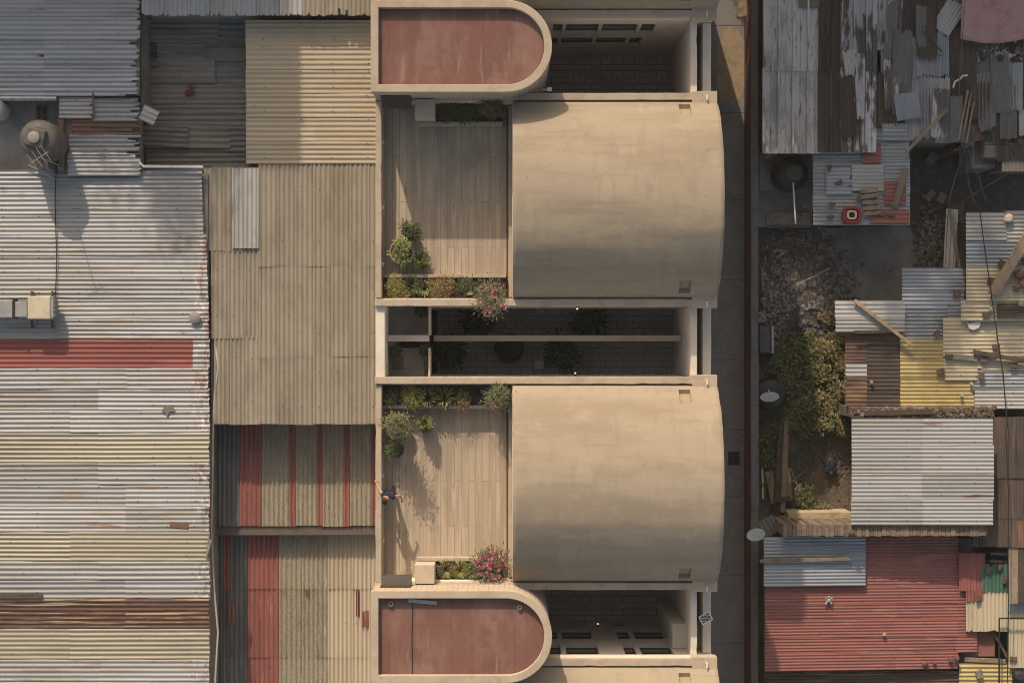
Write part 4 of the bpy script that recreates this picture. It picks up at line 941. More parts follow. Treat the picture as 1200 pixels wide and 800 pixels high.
MB().tube([P(x, y, .7) for x, y in ((931, 336), (945, 328), (958, 322), (972, 314))], .035, 6).build('grey_pipe', steel, None, label='thin pale pipe slanting across the rubble heap', cat='pipe')
tf = thing('rubbish_frame', 'small tilted square frame lying on the rubble heap', 'frame', P(951, 357, .5))
c = P(951, 357, .5)
sqf = lambda r: [(c.x + r * math.cos(a), c.y + r * math.sin(a)) for a in (.9, 2.47, 4.04, 5.61)]
MB().ring(sqf(.2), sqf(.13), .5, .55).build('border', rubC, tf)
MB().prism(sqf(.128), .5, .52).build('panel', rubA, tf)
c = P(937, 382, .35)
MB().lathe((c.x, c.y, .3), [(.08, 0), (.09, .1), (.09, .2), (.03, .26), (.03, .3)], 12).build('blue_bottle', mk('blue_plastic', (.10, .22, .34), [], .4), None, smooth=True, label='pale blue bottle at the south end of the rubble heap', cat='bottle')
c = P(899, 398, .9)
cab = thing('metal_cabinet', 'dark steel cabinet lying against the boundary wall', 'cabinet', (c.x, c.y, 0))
pbox(MB(), (890, 383, 903, 413), 0, .8).build('cabinet_body', mk('cab_steel', (.07, .072, .075), [((.12, .12, .12), 3, .5, .66, .7)], .6), cab, bevel=.02)
pbox(MB(), (904, 382, 907, 414), 0, .85).build('cabinet_edge', steel, cab, bevel=.01)
c = P(892, 372, .5)
MB().lathe((c.x, c.y, .0), [(.2, 0), (.22, .4), (.2, .45), (.1, .46), (.01, .44)], 20).build('paint_bucket', rubA, None, label='round grey bucket by the wall north of the steel cabinet', cat='bucket')
c = P(893, 421, .3)
MB().ring([(c.x + .2 * math.cos(a), c.y + .2 * math.sin(a)) for a in [i * PI / 10 for i in range(20)]], [(c.x + .1 * math.cos(a), c.y + .1 * math.sin(a)) for a in [i * PI / 10 for i in range(20)]], .02, .2).build('old_tyre', tankb, None, bevel=.05, seg=3, label='small black tyre by the wall south of the steel cabinet', cat='tyre')
stoneat('pale round lump beside the old tyre', 909, 417, .2, .17, rubC, group=None)
for x, y, r, lb in ((962, 372, .2, 'brown sack at the sunny edge of the weeds'), (945, 392, .18, 'tan crumpled sack among the weeds')):
    stoneat(lb, x, y, .25, r, mk('sackcloth', (.15, .105, .075), [((.3, .21, .14), 5, .5, .65, .7)], .95, (12, .02)), 'burlap_sack', 'sack', None)
# black tank with dish
c = P(904, 462, 1.2)
bt = thing('water_tank', 'black round tank under the satellite dish in the weeds', 'water tank', (c.x, c.y, 0))
MB().lathe((c.x, c.y, 0), [(.56, 0), (.6, .2), (.6, .9), (.57, 1.1), (.5, 1.16), (.2, 1.2), (.05, 1.2)], 36).build('tank_body', tankb, bt, smooth=True)
MB().lathe((c.x - .02, c.y - .2, 1.19), [(.28, 0), (.28, .03), (.1, .05), (.01, .05)], 24).build('lid', tankb, bt)
def dish(label, px, py, z, r, tilt, az, zb=0, mast=True):
    c = P(px, py, z); t = thing('satellite_dish', label, 'satellite dish', (c.x, c.y, zb), 'satellite dishes')
    m4 = Matrix.Translation(c) @ Matrix.Rotation(az, 4, 'Z') @ Matrix.Rotation(tilt, 4, 'X')
    mb = MB(); prof = [(.001, 0), (r * .3, r * .025), (r * .6, r * .09), (r * .85, r * .18), (r, r * .25)]
    mb.lathe((0, 0, 0), prof + [(r * 1.015, r * .23), (r * .85, r * .16), (r * .3, -.01), (.001, -.02)], 28); mb.v = [m4 @ v for v in mb.v]
    mb.build('reflector', dishm, t, smooth=True)
    f = m4 @ Vector((0, -r * .1, r * .95)); e = m4 @ Vector((0, -r, r * .2))
    MB().tube([e, f], .012, 5).build('feed_arm', steel, t)
    mb = MB().lathe((0, 0, 0), [(.03, -.04), (.035, .03), (.02, .05)], 10); mb.v = [v + f for v in mb.v]; mb.build('receiver', whitep, t)
    MB().tube([(c.x, c.y, zb), m4 @ Vector((0, 0, -.02))], .022, 6).build('mast', steel, t)
dish('pale dish standing on the black round tank in the weeds', 902, 467, 1.75, .36, math.radians(62), math.radians(188), 1.2)
dish('pale blue dish at the corner of the blue sheet by the boundary wall', 886, 628, 3.3, .34, math.radians(55), math.radians(196), 2.0)
# weeds; sunlit and shaded halves get paler and darker leaf colours
def bush(name, label, cat, px, py, z0, rad, hgt, n, ln, wd, mats, group=None, style='bush', pot=None, flowers=0, up=.4, stems=5, lean=(0, 0), fcl=None):
    c = P(px, py, z0 + hgt * .6); base = Vector((c.x, c.y, z0))
    t = thing(name, label, cat, base, group)
    if pot:
        pr, ph, pm = pot
        MB().lathe(base, [(pr * .7, 0), (pr * .95, ph * .8), (pr * 1.02, ph * .82), (pr * 1.02, ph), (pr * .9, ph), (pr * .88, ph * .88), (.01, ph * .86)], 28).build('pot', pm, t, smooth=False, bevel=.01)
        MB().lathe(base + Vector((0, 0, ph * .86)), [(pr * .87, .0), (pr * .86, .02), (.01, .03)], 24).build('pot_soil', soil, t)
        base = base + Vector((0, 0, ph * .85))
    lf = MB(); st = MB(); fl = MB(); nm = len(mats)
    ends = []
    if style == 'bush':
        for k in range(stems):
            a = R.random() * 2 * PI; q = rad * R.uniform(.1, .75)
            tip = base + Vector((q * math.cos(a) + lean[0], q * math.sin(a) + lean[1], hgt * R.uniform(.55, 1)))
            mid = base.lerp(tip, .5) + Vector((R.uniform(-1, 1), R.uniform(-1, 1), 0)) * rad * .12
            st.tube([base, mid, tip], .018, 5, 0, .007); ends += [(mid, .6), (tip, 1), (mid.lerp(tip, .6), .9)]
        per = max(1, n // len(ends)); sp_ = rad * .42
        for e, sc in ends:
            for k in range(per):
                off = Vector((R.gauss(0, 1), R.gauss(0, 1), R.gauss(0, .8))) * sp_ * .6
                p = e + off
                if p.z < z0 + .03: p.z = z0 + .03 + R.random() * .05
                d = Vector((off.x + R.uniform(-.5, .5) * sp_, off.y + R.uniform(-.5, .5) * sp_, R.uniform(-.2, up) * sp_ + .001))
                lf.leaf(p, d, ln * R.uniform(.6, 1.25), wd * R.uniform(.7, 1.2), R.randrange(nm), R.uniform(0, .5))
    elif style == 'grass':
        for k in range(n):
            a = R.random() * 2 * PI; q = rad * .35 * R.random()
            p = base + Vector((q * math.cos(a), q * math.sin(a), 0)); r2 = R.uniform(.5, 1) * rad; a2 = a + R.uniform(-.5, .5); hh = hgt * R.uniform(.6, 1)
            pts = [p, p + Vector((r2 * .35 * math.cos(a2), r2 * .35 * math.sin(a2), hh * .75)), p + Vector((r2 * .75 * math.cos(a2), r2 * .75 * math.sin(a2), hh)), p + Vector((r2 * 1.1 * math.cos(a2), r2 * 1.1 * math.sin(a2), hh * .75))]
            sd_ = Vector((-math.sin(a2), math.cos(a2), 0)) * wd / 2; vs = []
            for i, q_ in enumerate(pts): vs += [q_ - sd_ * (1, .9, .65, .1)[i], q_ + sd_ * (1, .9, .65, .1)[i]]
            lf.add(vs, [(0, 1, 3, 2), (2, 3, 5, 4), (4, 5, 7, 6)], R.randrange(nm))
        st.tube([base, base + Vector((0, 0, hgt * .3))], .03, 6)
    elif style == 'rosette':
        for k in range(n):
            a = k * 2.4; q = (k / n) ** .6; el = (1 - q) * 1.2 + .12
            d = Vector((math.cos(a) * math.cos(el), math.sin(a) * math.cos(el), math.sin(el)))
            lf.leaf(base + Vector((0, 0, hgt * .35 * (1 - q))), d, ln * (.55 + .5 * q), wd, R.randrange(nm), .1)
        st.tube([base, base + Vector((0, 0, hgt * .4))], .04, 6)
    lf.build('foliage', mats, t)
    st.build('stem', trunkm, t)
    for k in range(flowers):
        if fcl: e = P(fcl[0] + R.gauss(0, fcl[2]), fcl[1] + R.gauss(0, fcl[3]), z0 + hgt * R.uniform(.75, 1.05)); 
        else: e = R.choice(ends)[0] + Vector((R.gauss(0, rad * .3), R.gauss(0, rad * .3), rad * .25))
        for j in range(6):
            fl.leaf(e + Vector((R.gauss(0, .03), R.gauss(0, .03), R.gauss(0, .02))), Vector((R.uniform(-1, 1), R.uniform(-1, 1), .6)), .07, .06, R.randrange(2), .3)
    if flowers: fl.build('blossom', [PINK, PINK2], t)
    return t
LM = [LG[0], LW[0], LG[1], LW[2]]  # darker leaf mix, putting the west half's shade into the leaf colour
for i, (x, y, r, h, n) in enumerate(((984, 396, .5, 1.1, 420), (966, 410, .55, 1.3, 460), (986, 428, .5, 1.2, 420), (962, 436, .6, 1.3, 480), (982, 456, .5, 1.2, 420), (958, 468, .5, 1.2, 420), (968, 492, .6, 1.4, 520), (986, 498, .42, 1.1, 340),
                                     (950, 598, .3, .5, 160), (966, 600, .34, .6, 180), (974, 374, .4, .9, 280), (990, 414, .34, .9, 220), (978, 476, .4, .9, 260))):
    bush('weed_bush', 'one of the yellow-green bushes in the sunlit east half of the overgrown yard', 'bush', x, y, 0, r * .82, h * .9, int(n * .8), .17, .075, LW, 'sunlit weeds in the yard', stems=6)
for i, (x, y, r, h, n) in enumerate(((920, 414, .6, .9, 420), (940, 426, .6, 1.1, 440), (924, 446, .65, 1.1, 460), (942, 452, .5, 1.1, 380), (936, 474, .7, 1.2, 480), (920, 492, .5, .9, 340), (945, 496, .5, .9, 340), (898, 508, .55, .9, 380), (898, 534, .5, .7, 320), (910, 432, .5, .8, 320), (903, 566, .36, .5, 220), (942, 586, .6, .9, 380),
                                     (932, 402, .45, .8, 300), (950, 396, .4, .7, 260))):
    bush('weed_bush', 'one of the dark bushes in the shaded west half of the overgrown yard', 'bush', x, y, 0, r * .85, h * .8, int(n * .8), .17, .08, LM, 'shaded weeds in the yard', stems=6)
mb = MB()
for k in range(3000):
    px, py = R.uniform(891, 1000), R.uniform(395, 606)
    if nz(px * .05, py * .05, 2) < -.12: continue
    c = P(px, py, 0); a = R.random() * 6.3
    mb.leaf(c + Vector((0, 0, .02)), Vector((math.cos(a), math.sin(a), R.uniform(.1, 1.2))), R.uniform(.06, .16), .03, R.randrange(6), .3)
dry = leafm('dry_a', (.28, .19, .105)); dry2 = leafm('dry_b', (.14, .095, .05))
mb.build('weeds', [LW[2], dry, dry, dry2, LG[0], dry], kind='stuff', label='low weeds and dry straw covering the overgrown yard', cat='weeds')
# lumber stack
for i, (a, b, z1_, w_, m_, lb) in enumerate((((917, 488), (910, 604), .5, .28, wooddark, 'longest dark plank of the lumber stack in the yard'), ((922, 490), (917, 600), .62, .2, wood, 'second long grey plank on top of the lumber stack'), ((901, 552), (908, 590), .3, .3, wood, 'short broad pale board west of the lumber stack'),
                                              ((921, 548), (925, 585), .5, .26, wood, 'short pale board east of the lumber stack'), ((906, 586), (926, 583), .75, .16, wooddark, 'short dark board laid across the lumber stack'), ((914, 580), (916, 615), .3, .26, wood, 'board at the south foot of the lumber stack'),
                                              ((893, 546), (894, 584), .1, .07, whitep, 'thin white strip lying along the boundary wall'))):
    plank('lumber', lb, 'plank', a, b, z1_, w_, .09, m_, group='lumber in the yard')
gr = thing('green_rack', 'green wooden rack of parallel slats lying in the yard', 'rack', P(937, 534, .2))
gm = mk('green_wood', (.05, .075, .05), [((.09, .08, .06), 4, .5, .66, .7)], .85)
for k in range(7): plank('slat', None, None, (922 + k * 4.2, 533 - k * 2.2), (935 + k * 3.6, 554 - k * 2.4), .32, .06, .04, gm, parent=gr)
for q in ((920, 533, 949, 518), (934, 554, 957, 540)): plank('rail', None, None, q[:2], q[2:], .22, .08, .09, gm, parent=gr)
for a, b, lb in (((926, 548), (934, 568), 'steep stick of the crossed pair'), ((927, 565), (946, 549), 'level stick of the crossed pair'), ((931, 574), (938, 566), 'short stick below the crossed pair')):
    plank('stick', lb + ' beside the green rack', 'stick', a, b, .35, .05, .04, wood, group='sticks by the green rack')
mb = MB(); c = P(973, 547, .4)
for k in range(9): mb.chunk((c.x + R.gauss(0, .10), c.y + R.gauss(0, .08), .32 + R.random() * .1), R.uniform(.12, .2), R.randrange(2), .25)
mb.build('cloth_bundle', [mk('blueblack_cloth', (.025, .032, .05), [], .9), trou], None, bevel=.03, label='dark blue bundle of cloth in the sunny corner of the yard', cat='cloth')
pbox(MB(), (924, 600, 999, 614), 0, 1.6).build('plaster_wall', mk('pale_wall', (.46, .37, .25), [((.3, .22, .14), 3, .48, .66, .7)], .95, (20, .01)), None, bevel=.02, label='sunlit pale wall top at the south end of the overgrown yard', cat='wall')
corr(None, (886, 607, 912, 628), 1.9, 'grey', 'v', amp=.02, rot=30, name='loose_sheet', label='grey sheet leaning at the south end of the lumber stack', cat='metal sheet', bend=.08)
# middle east roofs
S9 = building('cream_roof_shack', 'shack with narrow pale roof and a diagonal pole lying on it', 'shack', (982, 352, 1060, 388), 2.85, group=SH)
sheets(S9, (979, 352, 1060, 389), 2.86, 'h', 19, 90, 'pale', amp=.016, pitch=.15, screws=1)
plank('wood_pole', 'pale wooden pole lying diagonally over the narrow pale roof', 'pole', (1001, 352), (1068, 404), 2.98, .13, .1, woodpale)
S13 = building('brown_roof_shack', 'shack with dark brown ribbed roof beside the overgrown yard', 'shack', (991, 388, 1056, 476), 2.6, group=SH)
sheets(S13, (990, 386, 1057, 477), 2.6, 'h', 30, 80, 'rust', amp=.016, pitch=.15)
for rc, kd, dz in (((991, 426, 1016, 441), 'pale', .08), ((992, 441, 1016, 476), 'rust', .09), ((1016, 400, 1056, 476), 'darkrust', .05)): corr(S13, rc, 2.6 + dz, kd, 'h', amp=.016, pitch=.15)
plank('wood_batten', 'dark splintered batten on the seam between the pale and brown roofs', 'batten', (1001, 389), (1040, 388), 2.95, .12, .05, wooddark)
stoneat('round pale stone on the brown ribbed roof', 1021, 448, 2.75, .09)
S10 = building('slate_blue_shack', 'shack with a dark slate-blue sheet roof in dappled shade', 'shack', (1058, 316, 1130, 402), 2.6, group=SH)
for rc, kd, dz in (((1057, 314, 1131, 340), 'blue', .04), ((1057, 338, 1130, 362), 'blue', .02), ((1057, 358, 1112, 402), 'galv', .0), ((1110, 358, 1128, 374), 'blue', .03)):
    corr(S10, rc, 2.6 + dz, kd, 'h', amp=.02, pitch=.14, bend=.03, torn=.02)
S11 = building('dappled_shack', 'shack of weathered beige sheets under the heavy leaning timber', 'shack', (1134, 250, 1230, 374), 3.0, group=SH)
for rc, kd, dz in (((1132, 249, 1180, 282), 'pale', .06), ((1178, 247, 1230, 284), 'pale', .03), ((1132, 280, 1230, 312), 'blue', .02), ((1132, 309, 1230, 353), 'cream', .0), ((1126, 351, 1230, 376), 'cream', -.03)):
    corr(S11, rc, 3.0 + dz, kd, 'h', amp=.02, pitch=.145, torn=.02, screws=1)
plank('heavy_timber', 'heavy squared timber leaning from the right edge onto the dappled shack', 'timber', (1162, 345), (1212, 264), 3.2, .36, .2, wood, z2=3.4)
S12 = building('yellow_roof_shack', 'shack with bright yellow and cream ribbed sheets', 'shack', (1058, 376, 1230, 478), 2.65, group=SH)
for rc, kd, dz in (((1055, 397, 1108, 420), 'ochre', .06), ((1055, 418, 1108, 442), 'ochre', .04), ((1055, 440, 1142, 476), 'ochre', .02), ((1105, 372, 1168, 418), 'cream', .1), ((1165, 374, 1230, 418), 'cream', .08),
                   ((1106, 415, 1152, 432), 'cream', .06), ((1107, 431, 1146, 446), 'cream', .09), ((1150, 415, 1230, 434), 'cream', .05), ((1142, 432, 1230, 454), 'galv', .04), ((1142, 452, 1230, 479), 'pale', .02)):
    corr(S12, rc, 2.65 + dz, kd, 'h', amp=.016, pitch=.15, torn=.02, screws=1)
for x, y, r_, lb in ((1112, 418, 0, 'dark square block at the west end of the cream sheets'), (1153, 421, 10, 'brick in the middle of the cream sheets'), (1167, 406, 5, 'reddish brick on the upper cream sheets'), (1102, 435, 20, 'brick between the yellow and cream sheets'),
                     (1150, 440, 90, 'upright brick beside the grey sheets'), (1188, 428, 0, 'rusty brick above the grey sheets'), (1098, 391, 50, 'tilted brick on the slate-blue roof edge'), (1121, 343, 5, 'flat brown brick on the slate-blue roof'),
                     (1173, 309, 70, 'dark brick under the leaning timber'), (1160, 329, 80, 'dark brick west of the timber foot'), (1155, 368, 0, 'brown block below the dappled shack')):
    brickat(lb, x, y, 2.8 if y > 376 else (2.72 if x < 1131 else 3.05), r_, .27, .2)
plank('wood_log', 'dark slanting log on the seam of the cream sheets', 'log', (1140, 412), (1212, 425), 2.85, .17, .13, wooddark)
plank('wood_board', 'pale broad board beside the dark log on the cream sheets', 'board', (1117, 418), (1145, 420), 2.8, .2, .05, stone)
MB().prism([tuple(P(x, y, 2.8).xy) for x, y in ((1132, 375), (1135, 379), (1141, 377), (1150, 376), (1147, 384), (1140, 387), (1135, 385))][::-1], 2.82, 2.87).build('torn_bag', whitep, None, bevel=.015, label='torn white plastic bag on the cream sheets', cat='bag')
crt = thing('broken_crate', 'broken brown wooden crate against the south edge of the dappled shack', 'crate', P(1182, 363, 3.0))
for k in range(4): plank('slat', None, None, (1168, 357 + k * 4.3), (1208, 356 + k * 4.4), 3.06, .11, .03, wooddark, parent=crt)
for x in (1170, 1190): plank('bearer', None, None, (x, 355), (x + 1, 373), 3.02, .08, .04, wood, parent=crt)
for x, y, r, lb in ((1194, 322, .22, 'largest tumbled stone beside the timber'), (1200, 334, .2, 'lowest tumbled stone beside the timber'), (1190, 337, .16, 'small tumbled stone beside the timber'), (1201, 305, .2, 'highest tumbled stone beside the timber'), (1196, 355, .14, 'white stone above the broken crate'), (1162, 363, .12, 'pale pointed stone left of the broken crate'),
                  (1138, 450, .1, 'pale stone at the corner of the yellow sheets'), (1127, 464, .09, 'white shard low on the yellow sheets'), (1181, 256, .2, 'round yellowish pot lid on the dappled shack')):
    stoneat(lb, x, y, 3.08 if y < 376 else 2.78, r, brickred if 'tumbled' in lb else (yellpl if 'lid' in lb else rubC))
# wall ruin between yellow roof and the white roof
a, b = P(998, 489, 3.3), P(1166, 477, 3.3)
bwv = thing('stone_wall', 'crumbling brown wall top between the yellow and white roofs', 'wall', ((a.x + b.x) / 2, (a.y + b.y) / 2, 0))
MB().box(a.x, b.x, a.y, b.y, 0, 3.22).build('wall_core', mk('brown_rubble_wall', (.17, .135, .105), [((.09, .07, .055), 5, .45, .62, .8), ((.3, .25, .2), 9, .56, .68, .7)], .95, (20, .04)), bwv, bevel=.02)
mb = MB()
for k in range(150):
    x_ = R.uniform(a.x, b.x); mb.chunk((x_, R.uniform(a.y + .03, b.y - .03), 3.23), R.uniform(.03, .12), R.choice((0, 1, 1)), .5)
mb.build('loose_stones', [stone, brickred], bwv)
plank('capping_timber', None, None, (1012, 484), (1092, 482), 3.24, .2, .1, wooddark, parent=bwv)
# white roof, wall and red roof
S15 = building('white_roof_house', 'house with clean white ribbed roof east of the overgrown yard', 'house', (999, 490, 1163, 614), 4.0)
sheets(S15, (998, 490, 1164, 615), 4.02, 'h', 31, 85, 'white', amp=.0145, pitch=.148, screws=2)
a, b = P(918, 628, 3.9), P(1156, 614, 3.9)
mb = MB(); xx = a.x
while xx < b.x:
    ln = R.uniform(.07, .2); mb.box(xx, min(xx + ln - .006, b.x), a.y + R.uniform(-.02, .02), b.y + R.uniform(-.03, .02), 0, 3.85 + R.uniform(0, .06), R.choice((0, 0, 1))); xx += ln
mb.build('brick_wall', [mk('sandy_brick', (.225, .168, .122), [((.12, .088, .065), 6, .45, .64, .8)], .95, (25, .01)), mk('dark_brick', (.17, .125, .095), [((.11, .08, .06), 6, .45, .64, .8)], .95, (25, .01))], None, bevel=.012, seg=1, label='long sunlit brick wall top between the white roof and the red roof', cat='wall')
stoneat('reddish half bowl lying on the long brick wall top', 998, 624, 3.9, .13, brickred, group=None)
SL = (-.075, 0, P(897, 0, 3.1).x, 0)
S18 = building('red_roof_house', 'house with the large red ribbed roof in the south-east', 'house', (898, 630, 1150, 788), 2.85, drop=.9)
for i in range(8):
    y0 = 629 + i * 19.4
    for (xa, xb) in ((896, 978), (975, 1053), (1050, 1127), (1124, 1150)):
        if xa > 1120 and (i < 1 or i > 6): continue
        corr(S18, (xa, y0 + (.04 * (1127 - xa) if i == 7 else 0) * 0, xb, y0 + 21.5), 3.1 + .012 * (i % 2), 'red', 'h', amp=.0125, pitch=.118, slope=SL, screws=1 if i % 2 else 0)
corr(S18, (1124, 648, 1154, 692), 2.72, 'red', 'v', amp=.018, pitch=.118, label='red sheet with ribs turned north-south')
corr(None, (895, 629, 1016, 657), 3.36, 'blue', 'h', amp=.014, pitch=.135, slope=SL, name='blue_sheet', label='upper of two pale blue sheets laid over the red roof', cat='metal sheet', group='pale blue sheets', screws=1)
corr(None, (895, 655, 1016, 687), 3.33, 'blue', 'h', amp=.014, pitch=.135, slope=SL, name='blue_sheet', label='lower of two pale blue sheets laid over the red roof', cat='metal sheet', group='pale blue sheets', screws=1)
plank('wood_beam', 'long brown beam weighing down the two pale blue sheets', 'beam', (890, 657), (997, 654), 3.4, .13, .1, wood, z2=3.22)
mb = MB(); c = P(971, 703, 3.0)
for dx, dy, r in ((0, 0, .1), (.1, .07, .06), (-.1, .08, .05), (.09, -.1, .06), (-.09, -.1, .06), (0, .12, .06)): mb.chunk((c.x + dx, c.y + dy, 3.06), r)
mb.build('toy_animal', rubC, None, bevel=.02, label='small pale four-legged toy lying on the red roof', cat='toy')
stoneat('single white stone in the middle of the red roof', 1036, 743, 2.85, .08, rubC)
for x, y, r, lb in ((1084, 777, .13, 'largest'), (1095, 776, .09, 'smallest'), (1114, 772, .12, 'dark'), (1121, 770, .13, 'easternmost')):
    stoneat(f'{lb} of the brown stones on the south edge of the red roof', x, y, 2.68, r, brickred)
S20 = building('brown_shed', 'dark brown ribbed shed roof along the bottom right edge', 'shed', (900, 784, 1126, 840), 2.3)
sheets(S20, (896, 786, 1128, 836), 2.3, 'h', 25, 80, ['darkrust', 'rust'], amp=.02, pitch=.13)
S21 = building('yellow_shed', 'small shed with yellow ribbed sheets at the bottom right', 'shed', (1128, 777, 1186, 840), 2.4)
for rc, kd in (((1124, 777, 1186, 802), 'ochre'), ((1124, 800, 1186, 840), 'yellow')): corr(S21, rc, 2.42, kd, 'h', amp=.022, pitch=.16)
brickat('grey block on the small yellow shed', 1147, 789, 2.46, 15, .25, .3, .15, stone)
# south-east corner
S19 = building('rust_brown_shack', 'shack with rust-brown ribs at the right edge south of the yellow roof', 'shack', (1165, 489, 1240, 640), 3.1, group=SH)
sheets(S19, (1164, 488, 1240, 560), 3.14, 'v', 26, 90, 'darkrust', amp=.018, pitch=.12)
sheets(S19, (1140, 606, 1240, 641), 3.08, 'v', 25, 90, ['darkrust', 'rust'], amp=.018, pitch=.12)
sheets(S19, (1164, 556, 1240, 608), 3.1, 'v', 26, 90, ['rust', 'darkrust'], amp=.018, pitch=.12)
for y, lb in ((648, 'upper'), (657, 'lower')): plank('roof_rafter', f'{lb} pale rafter showing in the dark opening north of the green sheets', 'rafter', (1160, y), (1184, y + 1), 2.4, .1, .1, wood)
S22 = building('green_roof_shack', 'shack with green sheets above pale cream ribs', 'shack', (1134, 662, 1182, 740), 2.7, group=SH)
corr(S22, (1151, 660, 1183, 693), 2.75, 'green', 'v', amp=.02, pitch=.14, torn=.04)
corr(S22, (1150, 688, 1182, 740), 2.7, 'cream', 'v', amp=.016, pitch=.15, torn=.02); corr(S22, (1132, 702, 1153, 740), 2.68, 'cream', 'v', amp=.016, pitch=.15, torn=.02)
corr(S22, (1132, 690, 1152, 705), 2.74, 'red', 'v', amp=.02, pitch=.14, torn=.04)
for x, y, r_, lb in ((1158, 667, 60, 'dark reddish brick'), (1171, 664, 55, 'pale split brick'), (1177, 680, 85, 'pink upright brick'), (1146, 700, 80, 'pale block on the red corner')): brickat(lb + ' of the green sheets', x, y, 2.8, r_, .22, .15)
bx = thing('box_skylight', 'square rust-red hatch framed in broken timber, south of the cream ribs', 'hatch', P(1150, 754, 2.3))
pbox(MB(), (1131, 740, 1166, 769), 1.6, 2.3).build('hatch_panel', mk('rust_panel', (.24, .105, .08), [((.17, .08, .06), 3, .45, .66, .7), ((.35, .2, .15), 6, .6, .7, .5)], .9, (20, .006)), bx, bevel=.02)
plank('frame_timber', None, None, (1130, 772), (1178, 774), 2.35, .16, .1, wood, parent=bx); plank('frame_timber', None, None, (1164, 740), (1180, 770), 2.4, .1, .1, wooddark, parent=bx); plank('frame_timber', None, None, (1131, 741), (1164, 738), 2.35, .12, .08, wooddark, parent=bx)
S23 = building('timber_shack', 'shack with weathered brown timber roof at the right edge', 'shack', (1184, 636, 1240, 706), 3.0, group=SH)
for k in range(5): plank('roof_board', None, None, (1187 + k * 11, 634), (1187 + k * 11, 706 + R.uniform(-1, 1)), 3.0 + .01 * (k % 2), .35, .04, R.choice((wood, wooddark)), parent=S23)
S24 = building('pale_ribbed_shack', 'shack with pale cream ribs in the bottom right corner', 'shack', (1184, 706, 1240, 790), 2.6, group=SH)
sheets(S24, (1182, 712, 1240, 782), 2.62, 'v', 20, 90, ['cream', 'pale'], amp=.022, pitch=.14)
corr(S24, (1182, 704, 1240, 716), 2.72, 'pale', 'v', amp=.022, pitch=.14)
brickat('reddish brick on the pale ribs in the bottom right corner', 1187, 771, 2.66, 0, .25, .16)
MB().tube([P(1171, 765, 3.0), P(1171, 724, 3.0), P(1215, 724, 3.0)], .04, 6).tube([P(1171, 765, 3.0), P(1171, 815, 3.0)], .035, 6).build('steel_pipe', blackm, None, label='thin black pipe frame bent over the cream ribs at the right edge', cat='pipe')
stoneat('black round lump at the bottom right edge', 1193, 790, 2.4, .3, tankb, 'rubber_lump', 'lump', None)
# low shapes in the dark yard
for rc, z1_, rt, m_, lb, nm in (((1088, 179, 1098, 191), .5, -35, stone, 'pale box tilted in the dark yard north of the slats', 'wooden_box'), ((1103, 186, 1110, 193), .4, 30, brickred, 'small reddish box in the dark yard', 'wooden_box'),
                                ((1086, 222, 1094, 236), .3, -40, wood, 'brown board beside the dark yard pit', 'wood_board'), ((1099, 226, 1108, 238), .3, -25, wood, 'second brown board beside the dark yard pit', 'wood_board'), ((1118, 238, 1130, 262), 1.6, 0, wooddark, 'dark upright crate by the dappled shack', 'crate')):
    pbox(MB(), rc, .03, z1_, 0, rt).build(nm, m_, None, bevel=.02, label=lb, cat=nm.split('_')[-1])
corr(None, (1107, 245, 1121, 316), 1.8, 'pale', 'v', amp=.03, pitch=.16, rot=-3, name='loose_sheet', label='narrow upright pale sheet between the dark yard and the slate-blue roof', cat='metal sheet')
plank('wood_beam', 'grey beam leaning beside the narrow pale sheet', 'beam', (1113, 246), (1125, 320), 1.9, .1, .1, wood)
mb = MB()
for k in range(420):
    px, py = R.gauss(1088, 9), R.gauss(290, 22); c = P(px, py, .1)
    if px < 1122 and px > 1070: mb.chunk((c.x, c.y, .1 + R.random() * .15), R.uniform(.03, .1), R.choice((0, 1)), .5)
mb.build('gravel_heap', [rubA, rubB], kind='stuff', label='dark heap of rubble between the concrete yard and the slate-blue roof', cat='rubble')
